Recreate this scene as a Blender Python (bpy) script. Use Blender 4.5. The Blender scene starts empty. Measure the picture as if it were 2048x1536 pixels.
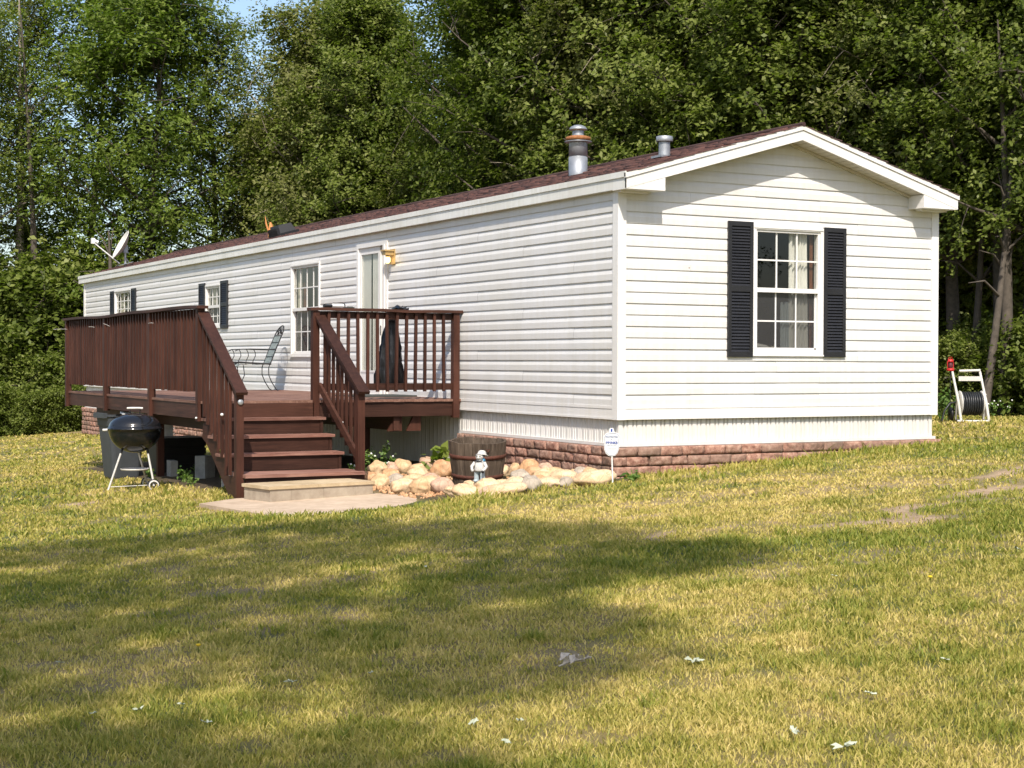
import bpy, math, random
import numpy as np
from mathutils import Vector, Matrix

# ------------------------------------------------------------------ camera, sky, sun, exposure
SC = bpy.context.scene
COL = SC.collection
CAM = Vector((-9.384, -14.932, 0.638))
def basis(yaw, pitch, roll):
    ca, sa = math.cos(yaw), math.sin(yaw)
    fwd = Vector((sa*math.cos(pitch), ca*math.cos(pitch), math.sin(pitch)))
    right = Vector((ca, -sa, 0)); up = right.cross(fwd)
    return (math.cos(roll)*right + math.sin(roll)*up, -math.sin(roll)*right + math.cos(roll)*up, fwd)
_r, _u, _f = basis(math.radians(28.33555), math.radians(-0.80426), math.radians(0.205))
cd = bpy.data.cameras.new('camera'); cam = bpy.data.objects.new('camera', cd); COL.objects.link(cam)
cam.matrix_world = Matrix(((_r.x, _u.x, -_f.x, CAM.x), (_r.y, _u.y, -_f.y, CAM.y), (_r.z, _u.z, -_f.z, CAM.z), (0, 0, 0, 1)))
cd.sensor_width = 36; cd.lens = 3184.2/2048*36; cd.clip_end = 3000; cd.clip_start = 0.05
SC.camera = cam
SC.render.resolution_x, SC.render.resolution_y = 1024, 768

SUN = Vector((0.315, 0.600, -0.735)).normalized()          # the way the light travels
w = bpy.data.worlds.new('World'); SC.world = w; w.use_nodes = True
nt = w.node_tree; bg = nt.nodes['Background']; sky = nt.nodes.new('ShaderNodeTexSky')
sky.sky_type = 'NISHITA'; sky.sun_disc = False
sky.sun_elevation = math.asin(-SUN.z); sky.sun_rotation = math.atan2(-SUN.x, -SUN.y) % (2*math.pi)
sky.air_density = 1.0; sky.dust_density = 1.8; sky.ozone_density = 1.0
nt.links.new(sky.outputs[0], bg.inputs[0]); bg.inputs[1].default_value = 0.135
sd = bpy.data.lights.new('sun', 'SUN'); so = bpy.data.objects.new('sun', sd); COL.objects.link(so)
sd.energy = 3.9; sd.angle = math.radians(0.53); sd.color = (1.0, 0.92, 0.82)
so.rotation_euler = SUN.to_track_quat('-Z', 'Y').to_euler(); so.location = (-10, -25, 40)
SC.view_settings.view_transform = 'Standard'; SC.view_settings.look = 'None'
SC.view_settings.exposure = 0.64; SC.view_settings.gamma = 1.0
SC.cycles.max_bounces = 6; SC.cycles.transparent_max_bounces = 12; SC.cycles.diffuse_bounces = 3
SC.cycles.glossy_bounces = 3; SC.cycles.use_denoising = True

# ------------------------------------------------------------------ helpers
R_ = random.Random(11)
def V(*a): return Vector(a)
LOCAL = set()
def origin(o):
    v = Vector((0, 0, 0))
    while o is not None:
        if o.name in LOCAL: return Vector((0, 0, 0))
        v += o.location; o = o.parent
    return v
def thing(name, label, cat, loc=(0, 0, 0), rz=0, group=None, local=False, rot=None):
    o = bpy.data.objects.new(name, None); COL.objects.link(o); o.location = loc
    o.rotation_euler = rot if rot else (0, 0, rz); o.empty_display_size = .1
    o['label'] = label; o['category'] = cat
    if group: o['group'] = group
    if local or rz or rot: LOCAL.add(o.name)
    return o
def tag(o, label=None, cat=None, group=None, kind=None):
    if label: o['label'] = label
    if cat: o['category'] = cat
    if group: o['group'] = group
    if kind: o['kind'] = kind
    return o
def frame_of(d, hint=(0, 0, 1)):
    d = Vector(d).normalized(); h = Vector(hint)
    if abs(d.dot(h)) > .98: h = Vector((1, 0, 0))
    a = d.cross(h).normalized(); return a, a.cross(d).normalized()
class MB:
    def __init__(s): s.v = []; s.f = []; s.m = []; s.s = []
    def add(s, vs, fs, mi=0, sm=False):
        n = len(s.v); s.v += [tuple(p) for p in vs]
        for f in fs: s.f.append(tuple(i+n for i in f)); s.m.append(mi); s.s.append(sm)
    def box(s, a, b, mi=0, M=None):
        x0, y0, z0 = a; x1, y1, z1 = b
        vs = [Vector(p) for p in ((x0,y0,z0),(x1,y0,z0),(x1,y1,z0),(x0,y1,z0),(x0,y0,z1),(x1,y0,z1),(x1,y1,z1),(x0,y1,z1))]
        if M is not None: vs = [M @ p for p in vs]
        s.add(vs, [(0,3,2,1),(4,5,6,7),(0,1,5,4),(1,2,6,5),(2,3,7,6),(3,0,4,7)], mi)
    def beam(s, p, q, wd, ht, mi=0, hint=(0, 0, 1)):
        p, q = Vector(p), Vector(q); a, b = frame_of(q-p, hint)
        a = a*wd/2; b = b*ht/2
        vs = [p-a-b, p+a-b, p+a+b, p-a+b, q-a-b, q+a-b, q+a+b, q-a+b]
        s.add(vs, [(0,1,2,3)[::-1], (4,5,6,7), (0,1,5,4), (1,2,6,5), (2,3,7,6), (3,0,4,7)], mi)
    def tube(s, pts, rad, seg=8, mi=0, caps=True):
        pts = [Vector(p) for p in pts]; n = len(pts)
        if not hasattr(rad, '__len__'): rad = [rad]*n
        vs = []; a = None
        for i, p in enumerate(pts):
            d = (pts[min(i+1, n-1)]-pts[max(i-1, 0)]).normalized()
            if a is None: a, b = frame_of(d)
            else:
                a = (a - d*a.dot(d)).normalized()
            b = d.cross(a)
            for k in range(seg):
                t = 2*math.pi*k/seg; vs.append(p + (a*math.cos(t)+b*math.sin(t))*rad[i])
        fs = [(i*seg+k, i*seg+(k+1) % seg, (i+1)*seg+(k+1) % seg, (i+1)*seg+k) for i in range(n-1) for k in range(seg)]
        s.add(vs, fs, mi, True)
        if caps:
            s.add(vs[:seg], [tuple(range(seg))[::-1]], mi); s.add(vs[-seg:], [tuple(range(seg))], mi)
    def lathe(s, prof, c=(0, 0, 0), seg=24, mi=0, M=None, sm=True):
        vs = []
        for r, z in prof:
            for k in range(seg):
                t = 2*math.pi*k/seg; p = Vector((r*math.cos(t), r*math.sin(t), z))
                if M is not None: p = M @ p
                vs.append(p + Vector(c))
        n = len(prof)
        s.add(vs, [(i*seg+k, i*seg+(k+1) % seg, (i+1)*seg+(k+1) % seg, (i+1)*seg+k) for i in range(n-1) for k in range(seg)], mi, sm)
    def ell(s, c, r, mi=0, seg=14, rings=8, M=None):
        prof = [(max(math.sin(math.pi*i/rings), 1e-4), -math.cos(math.pi*i/rings)) for i in range(rings+1)]
        S = Matrix.Diagonal((r[0], r[1], r[2])) if hasattr(r, '__len__') else Matrix.Diagonal((r, r, r))
        if M is not None: S = M @ S
        s.lathe(prof, c, seg, mi, S)
    def prism(s, poly, d, mi=0):
        """poly: list of 3-D points in a plane, d: thickness vector"""
        n = len(poly); P = [Vector(p) for p in poly]; D = Vector(d)
        vs = P + [p+D for p in P]
        s.add(vs, [tuple(range(n)), tuple(range(2*n-1, n-1, -1))] + [(i, i+n, (i+1) % n+n, (i+1) % n) for i in range(n)], mi)
    def build(s, name, mats, parent=None, fix=True):
        o0 = origin(parent) if parent is not None else Vector((0, 0, 0))
        me = bpy.data.meshes.new(name)
        me.from_pydata([(p[0]-o0.x, p[1]-o0.y, p[2]-o0.z) for p in s.v], [], s.f)
        if not isinstance(mats, (list, tuple)): mats = [mats]
        for m in mats: me.materials.append(m)
        me.polygons.foreach_set('material_index', s.m); me.polygons.foreach_set('use_smooth', s.s)
        me.update()
        o = bpy.data.objects.new(name, me); COL.objects.link(o)
        if parent is not None: o.parent = parent
        return o
def npmesh(name, verts, faces, mat, parent=None, smooth=False, attrs=None, mi=None):
    """faces: int array (n,k) all with the same k, or a list of two such arrays"""
    me = bpy.data.meshes.new(name)
    if not isinstance(faces, list): faces = [faces]
    verts = np.asarray(verts, dtype=np.float32)
    tot = sum(len(f) for f in faces); loops = np.concatenate([f.ravel() for f in faces]).astype(np.int32)
    sizes = np.concatenate([np.full(len(f), f.shape[1], dtype=np.int32) for f in faces])
    starts = np.concatenate([[0], np.cumsum(sizes)[:-1]]).astype(np.int32)
    me.vertices.add(len(verts)); me.vertices.foreach_set('co', verts.ravel())
    me.loops.add(len(loops)); me.loops.foreach_set('vertex_index', loops)
    me.polygons.add(tot); me.polygons.foreach_set('loop_start', starts)
    if smooth: me.polygons.foreach_set('use_smooth', np.ones(tot, dtype=bool))
    for m in (mat if isinstance(mat, (list, tuple)) else [mat]): me.materials.append(m)
    if mi is not None: me.polygons.foreach_set('material_index', mi)
    if attrs:
        for k, a in attrs.items():
            at = me.attributes.new(k, 'FLOAT', 'POINT'); at.data.foreach_set('value', np.asarray(a, dtype=np.float32))
    me.update(calc_edges=True)
    o = bpy.data.objects.new(name, me); COL.objects.link(o)
    if parent is not None: o.parent = parent
    return o

# ------------------------------------------------------------------ materials
class N:
    """tiny node helper"""
    def __init__(s, name):
        s.m = bpy.data.materials.new(name); s.m.use_nodes = True; s.t = s.m.node_tree
        s.b = s.t.nodes['Principled BSDF']; s.out = s.t.nodes['Material Output']
    def n(s, kind, **kw):
        x = s.t.nodes.new(kind)
        for k, v in kw.items(): setattr(x, k, v)
        return x
    def l(s, a, b): s.t.links.new(a, b)
    def co(s, scale=(1, 1, 1), which='Object'):
        c = s.n('ShaderNodeTexCoord'); m = s.n('ShaderNodeMapping'); m.inputs['Scale'].default_value = scale
        s.l(c.outputs[which], m.inputs[0]); return m.outputs[0]
    def noise(s, sc, det=4, rough=.6, vec=None, dist=0):
        x = s.n('ShaderNodeTexNoise'); x.inputs['Scale'].default_value = sc; x.inputs['Detail'].default_value = det
        x.inputs['Roughness'].default_value = rough; x.inputs['Distortion'].default_value = dist
        if vec is not None: s.l(vec, x.inputs['Vector'])
        return x.outputs['Fac']
    def ramp(s, fac, stops):
        x = s.n('ShaderNodeValToRGB'); e = x.color_ramp.elements
        while len(e) < len(stops): e.new(.5)
        for i, (p, c) in enumerate(stops):
            e[i].position = p; e[i].color = (c[0], c[1], c[2], 1) if hasattr(c, '__len__') else (c, c, c, 1)
        s.l(fac, x.inputs[0]); return x.outputs[0]
    def mix(s, f, a, b, bt='MIX'):
        x = s.n('ShaderNodeMix', data_type='RGBA', blend_type=bt)
        for sock, v in ((x.inputs[0], f), (x.inputs[6], a), (x.inputs[7], b)):
            if isinstance(v, (int, float)): sock.default_value = v
            elif isinstance(v, tuple): sock.default_value = (*v, 1)
            else: s.l(v, sock)
        return x.outputs[2]
    def math(s, op, a, b=0.):
        x = s.n('ShaderNodeMath', operation=op)
        for sock, v in ((x.inputs[0], a), (x.inputs[1], b)):
            if isinstance(v, (int, float)): sock.default_value = v
            else: s.l(v, sock)
        return x.outputs[0]
    def attr(s, name):
        x = s.n('ShaderNodeAttribute'); x.attribute_name = name; return x.outputs['Fac']
    def col(s, c):
        if isinstance(c, tuple): s.b.inputs['Base Color'].default_value = (*c, 1)
        else: s.l(c, s.b.inputs['Base Color'])
    def bump(s, h, strength=.3, dist=.01):
        x = s.n('ShaderNodeBump'); x.inputs['Strength'].default_value = strength; x.inputs['Distance'].default_value = dist
        s.l(h, x.inputs['Height']); s.l(x.outputs[0], s.b.inputs['Normal'])
    def set(s, **kw):
        for k, v in kw.items(): s.b.inputs[k.replace('_', ' ')].default_value = v
        return s
def simple(name, c, rough=.6, metal=0., var=.12, sc=6., spec=.4):
    k = N(name); k.set(Roughness=rough, Metallic=metal); k.b.inputs['Specular IOR Level'].default_value = spec
    f = k.noise(sc, 5, .65, k.co())
    lo = tuple(x*(1-var) for x in c); hi = tuple(min(1, x*(1+var)) for x in c)
    k.col(k.ramp(f, [(.3, lo), (.7, hi)])); return k.m
def vinyl(name, c, dirt=.10):
    k = N(name); k.set(Roughness=.42)
    big = k.noise(.9, 4, .6, k.co((1, 1, .5))); st = k.noise(3.0, 5, .7, k.co((5, 5, .35)))
    f = k.math('MULTIPLY', big, st)
    base = k.ramp(f, [(.12, tuple(x*(1-dirt)*y for x, y in zip(c, (.98, .96, .9)))), (.34, c)])
    v = k.n('ShaderNodeTexVoronoi'); v.inputs['Scale'].default_value = 2.3; k.l(k.co(), v.inputs['Vector'])
    sel = k.n('ShaderNodeSeparateColor'); k.l(v.outputs['Color'], sel.inputs[0])
    dot = k.math('MULTIPLY', k.math('LESS_THAN', v.outputs['Distance'], .022), k.math('LESS_THAN', sel.outputs[0], .35))
    base = k.mix(k.math('MULTIPLY', dot, .75), base, (.16, .10, .08))
    sm = k.ramp(k.noise(1.6, 3, .6, k.co((1, 1, .6))), [(.56, 0.), (.72, .16)]); base = k.mix(sm, base, (.42, .42, .38))
    k.col(base); k.bump(k.noise(25, 3, .6, k.co((1, 1, 6))), .06, .004); return k.m
def wood(name, axis, c1, c2, rough=.55):
    k = N(name); k.set(Roughness=rough); k.b.inputs['Specular IOR Level'].default_value = .22; sc = [14., 14., 14.]; sc[axis] = .9
    g = k.noise(2.2, 6, .7, k.co(tuple(sc)), .4); b = k.noise(1.3, 3, .6, k.co())
    oi = k.n('ShaderNodeObjectInfo')
    base = k.ramp(g, [(.30, tuple(x*.62 for x in c1)), (.5, c1), (.72, c2)])
    base = k.mix(k.ramp(b, [(.4, 0.), (.75, .45)]), base, tuple(x*1.35 for x in c2))
    x = k.n('ShaderNodeHueSaturation'); k.l(base, x.inputs['Color'])
    k.l(k.math('ADD', k.math('MULTIPLY', oi.outputs['Random'], .5), .75), x.inputs['Value'])
    k.col(x.outputs[0]); k.bump(g, .35, .003); return k.m
M = {}
M['vinyl'] = vinyl('white_vinyl', (.675, .668, .660), .05)
M['trim'] = vinyl('white_trim', (.73, .72, .71), .05)
M['fascia'] = vinyl('white_fascia', (.74, .74, .71), .14)
M['skirt'] = vinyl('white_skirting', (.66, .65, .635), .08)
M['soffit'] = vinyl('white_soffit', (.62, .58, .50), .12)
M['shutter'] = simple('black_shutter', (.018, .018, .020), .42, var=.2)
M['black'] = simple('black_plastic', (.012, .012, .013), .5)
M['core'] = simple('interior_wall', (.07, .05, .035), .8)  # wall colour darkened so the rooms look unlit through the panes
M['intdark'] = simple('interior_dark', (.02, .015, .012), .8)  # near-black partitions, the dimness of the rooms put into their colour
M['curtain'] = simple('curtain_cloth', (.80, .79, .74), .9, var=.06)
M['beige'] = simple('beige_cloth', (.60, .56, .45), .9, var=.08)
M['blue'] = simple('blue_cloth', (.46, .52, .54), .9, var=.1)
M['jamb'] = simple('brown_jamb', (.16, .06, .03), .6)
M['maroon'] = simple('maroon_strip', (.10, .02, .025), .5)
M['wx'] = wood('stained_wood_x', 0, (.042, .0175, .0115), (.072, .031, .0205))
M['wy'] = wood('stained_wood_y', 1, (.042, .0175, .0115), (.072, .031, .0205))
M['wz'] = wood('stained_wood_z', 2, (.044, .0165, .0105), (.074, .029, .0185))
M['deck'] = wood('worn_deck_boards', 1, (.19, .095, .068), (.35, .21, .155), .65)
M['tread'] = wood('worn_treads', 0, (.17, .080, .060), (.33, .20, .15), .6)
M['barrel'] = wood('barrel_wood', 2, (.062, .045, .032), (.15, .115, .085), .9)
M['hoop'] = simple('rusty_hoop', (.095, .035, .022), .75, .2, .35, 20)
M['galv'] = simple('galvanised_steel', (.34, .36, .38), .45, .55, .15, 9)
M['rust'] = simple('orange_rust', (.30, .125, .045), .8, .1, .3, 25)
M['steel'] = simple('painted_steel', (.55, .53, .49), .45, .1, .12, 30)
M['enamel'] = simple('black_enamel', (.010, .011, .013), .12, 0, .1, 4, .6)
M['cangrey'] = simple('grey_bin_plastic', (.05, .056, .062), .5, 0, .12, 5)
M['bag'] = simple('black_bag_film', (.006, .006, .007), .30, 0, .2, 5, .45)
M['whitep'] = simple('white_paint', (.72, .72, .70), .5)
M['red'] = simple('red_paint', (.45, .02, .02), .4)
M['hose'] = simple('dark_hose', (.02, .022, .024), .4)
M['resin'] = simple('off_white_resin', (.56, .545, .50), .5, 0, .12, 15)
M['navy'] = simple('navy_print', (.03, .07, .30), .5)
M['blueprint'] = simple('grey_blue_print', (.16, .20, .34), .5)
M['yellow'] = simple('dandelion_yellow', (.70, .48, .02), .7)
M['sky_blue'] = simple('light_blue_paint', (.10, .38, .62), .5)
M['greypaint'] = simple('pale_grey_paint', (.34, .40, .42), .6, 0, .2, 20)
M['stone_white'] = simple('weathered_white', (.50, .49, .46), .75, 0, .22, 30)
M['sling'] = simple('grey_green_sling', (.40, .46, .45), .8)
M['iron'] = simple('black_iron', (.02, .02, .022), .5, .3)
M['mat'] = simple('dark_mat', (.05, .055, .05), .9)
M['orange'] = simple('split_orange_wood', (.55, .24, .08), .8)
M['bark'] = simple('tree_bark', (.085, .070, .055), .95, 0, .4, 9)
M['palebark'] = simple('pale_bark', (.26, .22, .17), .95, 0, .4, 7)
M['white_leaf'] = simple('pale_leaf', (.42, .45, .34), .7)
M['dry_leaf'] = simple('dry_brown_leaf', (.50, .44, .36), .85, 0, .3, 40)
def concrete(name, c1, c2, sc=9):
    k = N(name); k.set(Roughness=.92)
    a = k.noise(sc, 8, .7, k.co()); b = k.noise(1.6, 4, .6, k.co())
    base = k.ramp(k.math('ADD', k.math('MULTIPLY', a, .5), k.math('MULTIPLY', b, .5)), [(.36, c1), (.62, c2)])
    k.col(base); k.bump(k.noise(60, 6, .7, k.co()), .5, .004); return k.m
M['conc'] = concrete('worn_concrete', (.24, .19, .14), (.40, .34, .26))
M['slab'] = concrete('tan_concrete_pad', (.36, .265, .18), (.55, .43, .31))
M['cap'] = concrete('tan_cap_stone', (.34, .25, .14), (.52, .41, .26))
M['cinder'] = concrete('grey_cinder', (.20, .20, .19), (.36, .36, .34))
def block_mat():
    k = N('red_split_block'); k.set(Roughness=.95)
    oi = k.attr('tone'); n = k.noise(14, 8, .75, k.co()); d = k.noise(2.0, 5, .65, k.co())
    base = k.ramp(n, [(.32, (.11, .04, .028)), (.5, (.34, .175, .125)), (.68, (.55, .37, .28))])
    base = k.mix(k.math('MULTIPLY', oi, .55), base, (.20, .15, .115))
    base = k.mix(k.ramp(d, [(.52, 0.), (.68, .7)]), base, (.075, .06, .04))
    k.col(base); k.bump(n, .9, .012); return k.m
M['block'] = block_mat()
def rock_mat(name, a, b, c):
    k = N(name); k.set(Roughness=.85)
    n = k.noise(5, 7, .7, k.co()); m = k.noise(30, 6, .7, k.co())
    base = k.ramp(n, [(.3, a), (.5, b), (.72, c)]); base = k.mix(k.ramp(m, [(.45, 0.), (.75, .5)]), base, tuple(x*.6 for x in a))
    w_ = k.n('ShaderNodeTexVoronoi'); w_.feature = 'DISTANCE_TO_EDGE'; w_.inputs['Scale'].default_value = 9.; k.l(k.co(), w_.inputs['Vector'])
    base = k.mix(k.ramp(w_.outputs['Distance'], [(.0, .55), (.035, 0.)]), base, tuple(x*.45 for x in a))
    k.col(base); k.bump(m, .6, .008); return k.m
M['rt'] = rock_mat('tan_rock', (.38, .22, .11), (.56, .38, .21), (.66, .49, .31))
M['ro'] = rock_mat('orange_rock', (.36, .17, .08), (.52, .30, .15), (.60, .42, .26))
M['rp'] = rock_mat('pink_rock', (.32, .19, .13), (.50, .33, .23), (.60, .44, .32))
M['rg'] = rock_mat('grey_rock', (.22, .19, .15), (.38, .32, .25), (.50, .43, .34))
M['rw'] = rock_mat('pale_rock', (.42, .26, .14), (.62, .45, .27), (.70, .55, .37))
def shingle():
    k = N('red_brown_shingle'); k.set(Roughness=.95)
    t = k.attr('tone'); n = k.noise(90, 4, .7, k.co()); b = k.noise(1.2, 4, .6, k.co())
    base = k.ramp(t, [(0, (.045, .020, .018)), (.5, (.090, .038, .032)), (1, (.145, .068, .055))])
    base = k.mix(k.ramp(n, [(.35, .55), (.7, 0.)]), base, (.035, .018, .016))
    base = k.mix(k.ramp(b, [(.45, 0.), (.8, .35)]), base, (.16, .10, .085))
    k.col(base); k.bump(n, .6, .005); return k.m
M['shingle'] = shingle()
def glass(name, screen=0.0):
    k = N(name); t = k.t; t.nodes.remove(k.b)
    tr = k.n('ShaderNodeBsdfTransparent'); tr.inputs[0].default_value = (.86, .865, .85, 1)
    gl = k.n('ShaderNodeBsdfGlossy'); gl.inputs['Roughness'].default_value = .01; gl.inputs[0].default_value = (.9, .9, .9, 1)
    fr = k.n('ShaderNodeFresnel'); fr.inputs[0].default_value = 1.55
    mx = k.n('ShaderNodeMixShader'); ge = k.n('ShaderNodeNewGeometry'); k.l(k.math('MULTIPLY', fr.outputs[0], k.math('SUBTRACT', 1., ge.outputs['Backfacing'])), mx.inputs[0]); k.l(tr.outputs[0], mx.inputs[1]); k.l(gl.outputs[0], mx.inputs[2])
    o = mx.outputs[0]
    if screen:
        df = k.n('ShaderNodeBsdfDiffuse'); df.inputs[0].default_value = (.07, .07, .075, 1)
        m2 = k.n('ShaderNodeMixShader'); m2.inputs[0].default_value = screen; k.l(o, m2.inputs[1]); k.l(df.outputs[0], m2.inputs[2]); o = m2.outputs[0]
    k.l(o, k.out.inputs[0]); return k.m
M['glass'] = glass('window_glass'); M['screen'] = glass('screened_glass', .30)
def emis(name, c, st):
    k = N(name); k.b.inputs['Emission Color'].default_value = (*c, 1); k.b.inputs['Emission Strength'].default_value = st
    k.col(c); return k.m
M['bulb'] = emis('lit_bulb', (1., .72, .25), 2.2)
M['brass'] = simple('yellowed_brass', (.50, .34, .14), .4, .3, .2, 30)
def leafmat(name, dark, mid, light, transl=.42):
    k = N(name); t = k.t; t.nodes.remove(k.b)
    g = k.n('ShaderNodeNewGeometry'); a = k.attr('tone'); oi = k.n('ShaderNodeObjectInfo')
    v = k.math('ADD', k.math('MULTIPLY', a, .85), k.math('MULTIPLY', oi.outputs['Random'], .30))
    c = k.ramp(v, [(.08, dark), (.5, mid), (.97, light)])
    df = k.n('ShaderNodeBsdfPrincipled'); df.inputs['Roughness'].default_value = .45; df.inputs['Specular IOR Level'].default_value = .2
    k.l(c, df.inputs['Base Color'])
    tl = k.n('ShaderNodeBsdfTranslucent'); k.l(k.mix(1., c, (1., 1.25, .45), 'MULTIPLY'), tl.inputs[0])
    mx = k.n('ShaderNodeMixShader'); mx.inputs[0].default_value = transl
    k.l(df.outputs[0], mx.inputs[1]); k.l(tl.outputs[0], mx.inputs[2]); k.l(mx.outputs[0], k.out.inputs[0]); return k.m
M['leafA'] = leafmat('oak_leaves', (.060, .082, .014), (.138, .175, .032), (.25, .275, .080))
M['leafB'] = leafmat('light_green_leaves', (.070, .105, .016), (.155, .210, .036), (.27, .32, .075))
M['leafC'] = leafmat('dull_olive_leaves', (.062, .074, .018), (.142, .156, .042), (.255, .255, .095))
M['grass'] = leafmat('grass_blades', (.130, .190, .024), (.365, .325, .072), (.66, .51, .195), .32)
M['weed'] = leafmat('weed_leaves', (.05, .10, .02), (.11, .20, .04), (.22, .30, .09))
# ------------------------------------------------------------------ noise and ground shape
def hash2(ix, iy, seed=0):
    h = (ix.astype(np.int64)*374761393 + iy.astype(np.int64)*668265263 + seed*1442695041) & 0x7fffffff
    h = ((h ^ (h >> 13))*1274126177) & 0x7fffffff
    return ((h ^ (h >> 16)) & 0xffff)/65535.0
def vnoise(x, y, sc, seed=0):
    x = np.asarray(x, float)*sc; y = np.asarray(y, float)*sc
    ix, iy = np.floor(x), np.floor(y); fx, fy = x-ix, y-iy; fx = fx*fx*(3-2*fx); fy = fy*fy*(3-2*fy)
    a, b = hash2(ix, iy, seed), hash2(ix+1, iy, seed); c, d = hash2(ix, iy+1, seed), hash2(ix+1, iy+1, seed)
    return (a*(1-fx)+b*fx)*(1-fy)+(c*(1-fx)+d*fx)*fy
def fbm(x, y, sc, seed=0, o=4):
    s = 0; a = .5; t = 0
    for i in range(o): s = s+a*vnoise(x, y, sc*2**i, seed+i*17); t += a; a *= .55
    return s/t
def soft(v, lim, ext):
    return np.where(np.abs(v) < lim, v, np.sign(v)*(lim+ext*np.tanh((np.abs(v)-lim)/ext)))
def ground_z(x, y):
    x = np.asarray(x, float); y = np.asarray(y, float)
    z = -.64+.064*soft(x, 4.2, 3.4)-.022*soft(y, 30, 12)
    z = z-.10*np.exp(-(((x+2.4)/1.5)**2+((y-1.2)/1.6)**2))
    z = z+.035*(fbm(x, y, .35, 3, 3)-.5)*np.clip((np.hypot(x-0., y-2.)-3)/4, 0, 1)
    return z
def gz(x, y): return float(ground_z(x, y))
def wood_edge(x, y):
    """>0 inside the wood; edge line round the back of the lot"""
    # polyline of the wood's edge (x, y)
    P = [(-60, 22), (-20, 26), (-8, 27.5), (-2, 28.5), (5, 28.5), (8.0, 24), (8.5, 15), (9.2, 8.6), (10.5, 4.6), (15, 1.0), (40, -12), (80, -30)]
    x = np.asarray(x, float); y = np.asarray(y, float); best = np.full(x.shape, 1e9); sgn = np.zeros(x.shape)
    for (ax, ay), (bx, by) in zip(P[:-1], P[1:]):
        dx, dy = bx-ax, by-ay; t = np.clip(((x-ax)*dx+(y-ay)*dy)/(dx*dx+dy*dy), 0, 1)
        ex, ey = x-(ax+t*dx), y-(ay+t*dy); d = np.hypot(ex, ey); cr = dx*(y-ay)-dy*(x-ax)
        m = d < best-1e-9; best = np.where(m, d, best); sgn = np.where(m, np.sign(cr), sgn)
    return best*sgn
def dryness(x, y):
    a = fbm(x, y, .55, 5, 4); b = fbm(x, y, 2.2, 9, 3); c = fbm(x, y, .16, 21, 2)
    d = .36*a+.26*b+.16*c+.22*fbm(x, y, 6., 15, 3)
    v = np.clip((d-.31)/.38, 0, 1)
    # greener band across the lot and beside the pad, drier yellow in front of the house
    for gx, gy, sx, sy, am in ((-3.2, -6.0, 1.5, .7, -.5), (-1.6, -6.6, 1.6, .5, -.35), (-7.2, -3.4, 1.2, .6, -.3), (-4.3, .0, 2.2, .35, -.35), (-1.0, -1.0, 2.0, .3, -.3), (3.0, -1.0, 2.5, .5, -.2), (-1.2, -2.6, 2.4, .9, .22), (-5.8, 2.5, 1.6, 2., .12), (-4.0, -8.4, 1.0, .5, .15), (6.5, -.5, 2.5, 1.2, -.12)):
        v = v+am*np.exp(-(((x-gx)/sx)**2+((y-gy)/sy)**2))
    return np.clip(v, 0, 1)
def bareness(x, y):
    n = fbm(x, y, 1.3, 31, 4); v = np.zeros(np.shape(x))
    x = x+1.2*(fbm(x, y, .9, 91, 3)-.5); y = y+1.1*(fbm(x, y, 1.1, 93, 3)-.5)
    for gx, gy, sx, sy, am in ((-1.3, -5.5, .75, .24, 1.2), (-.3, -5.1, .9, .2, 1.1), (.9, -4.6, .6, .22, 1.0), (2.0, -3.6, .8, .25, 1.0), (-2.1, -4.7, .6, .22, .9), (-2.2, -7.4, .7, .15, .8), (-2.6, -3.2, 1.6, .25, .5), (-4.8, -.9, .8, .2, .6), (-5.5, -3.0, .5, .2, .5), (-4.7, 3.9, .5, .4, .7), (-3.9, 1.9, .4, .3, .9), (-6.5, 1.5, 1.5, .3, .35), (-5.3, -2.2, .9, .18, .5)):
        v = v+am*np.exp(-(((x-gx)/sx)**2+((y-gy)/sy)**2))
    return np.clip((v*1.3+n*.9-.95)*2.2, 0, 1)
def ground_mat():
    k = N('lawn_soil'); k.set(Roughness=.97)
    n = k.noise(45, 6, .75, k.co()); b = k.noise(7, 5, .7, k.co())
    f = k.math('ADD', k.math('MULTIPLY', k.attr('dry'), .7), k.math('MULTIPLY', n, .3))
    g = k.ramp(f, [(.12, (.060, .085, .016)), (.42, (.165, .145, .038)), (.8, (.30, .215, .085))])
    e = k.ramp(b, [(.3, (.30, .20, .12)), (.7, (.52, .38, .24))])
    c = k.mix(k.attr('bare'), g, e)
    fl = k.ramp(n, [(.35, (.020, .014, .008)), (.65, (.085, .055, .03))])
    c = k.mix(k.attr('litter_shade'), c, fl)
    k.col(c); k.bump(n, .8, .03); return k.m
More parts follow.
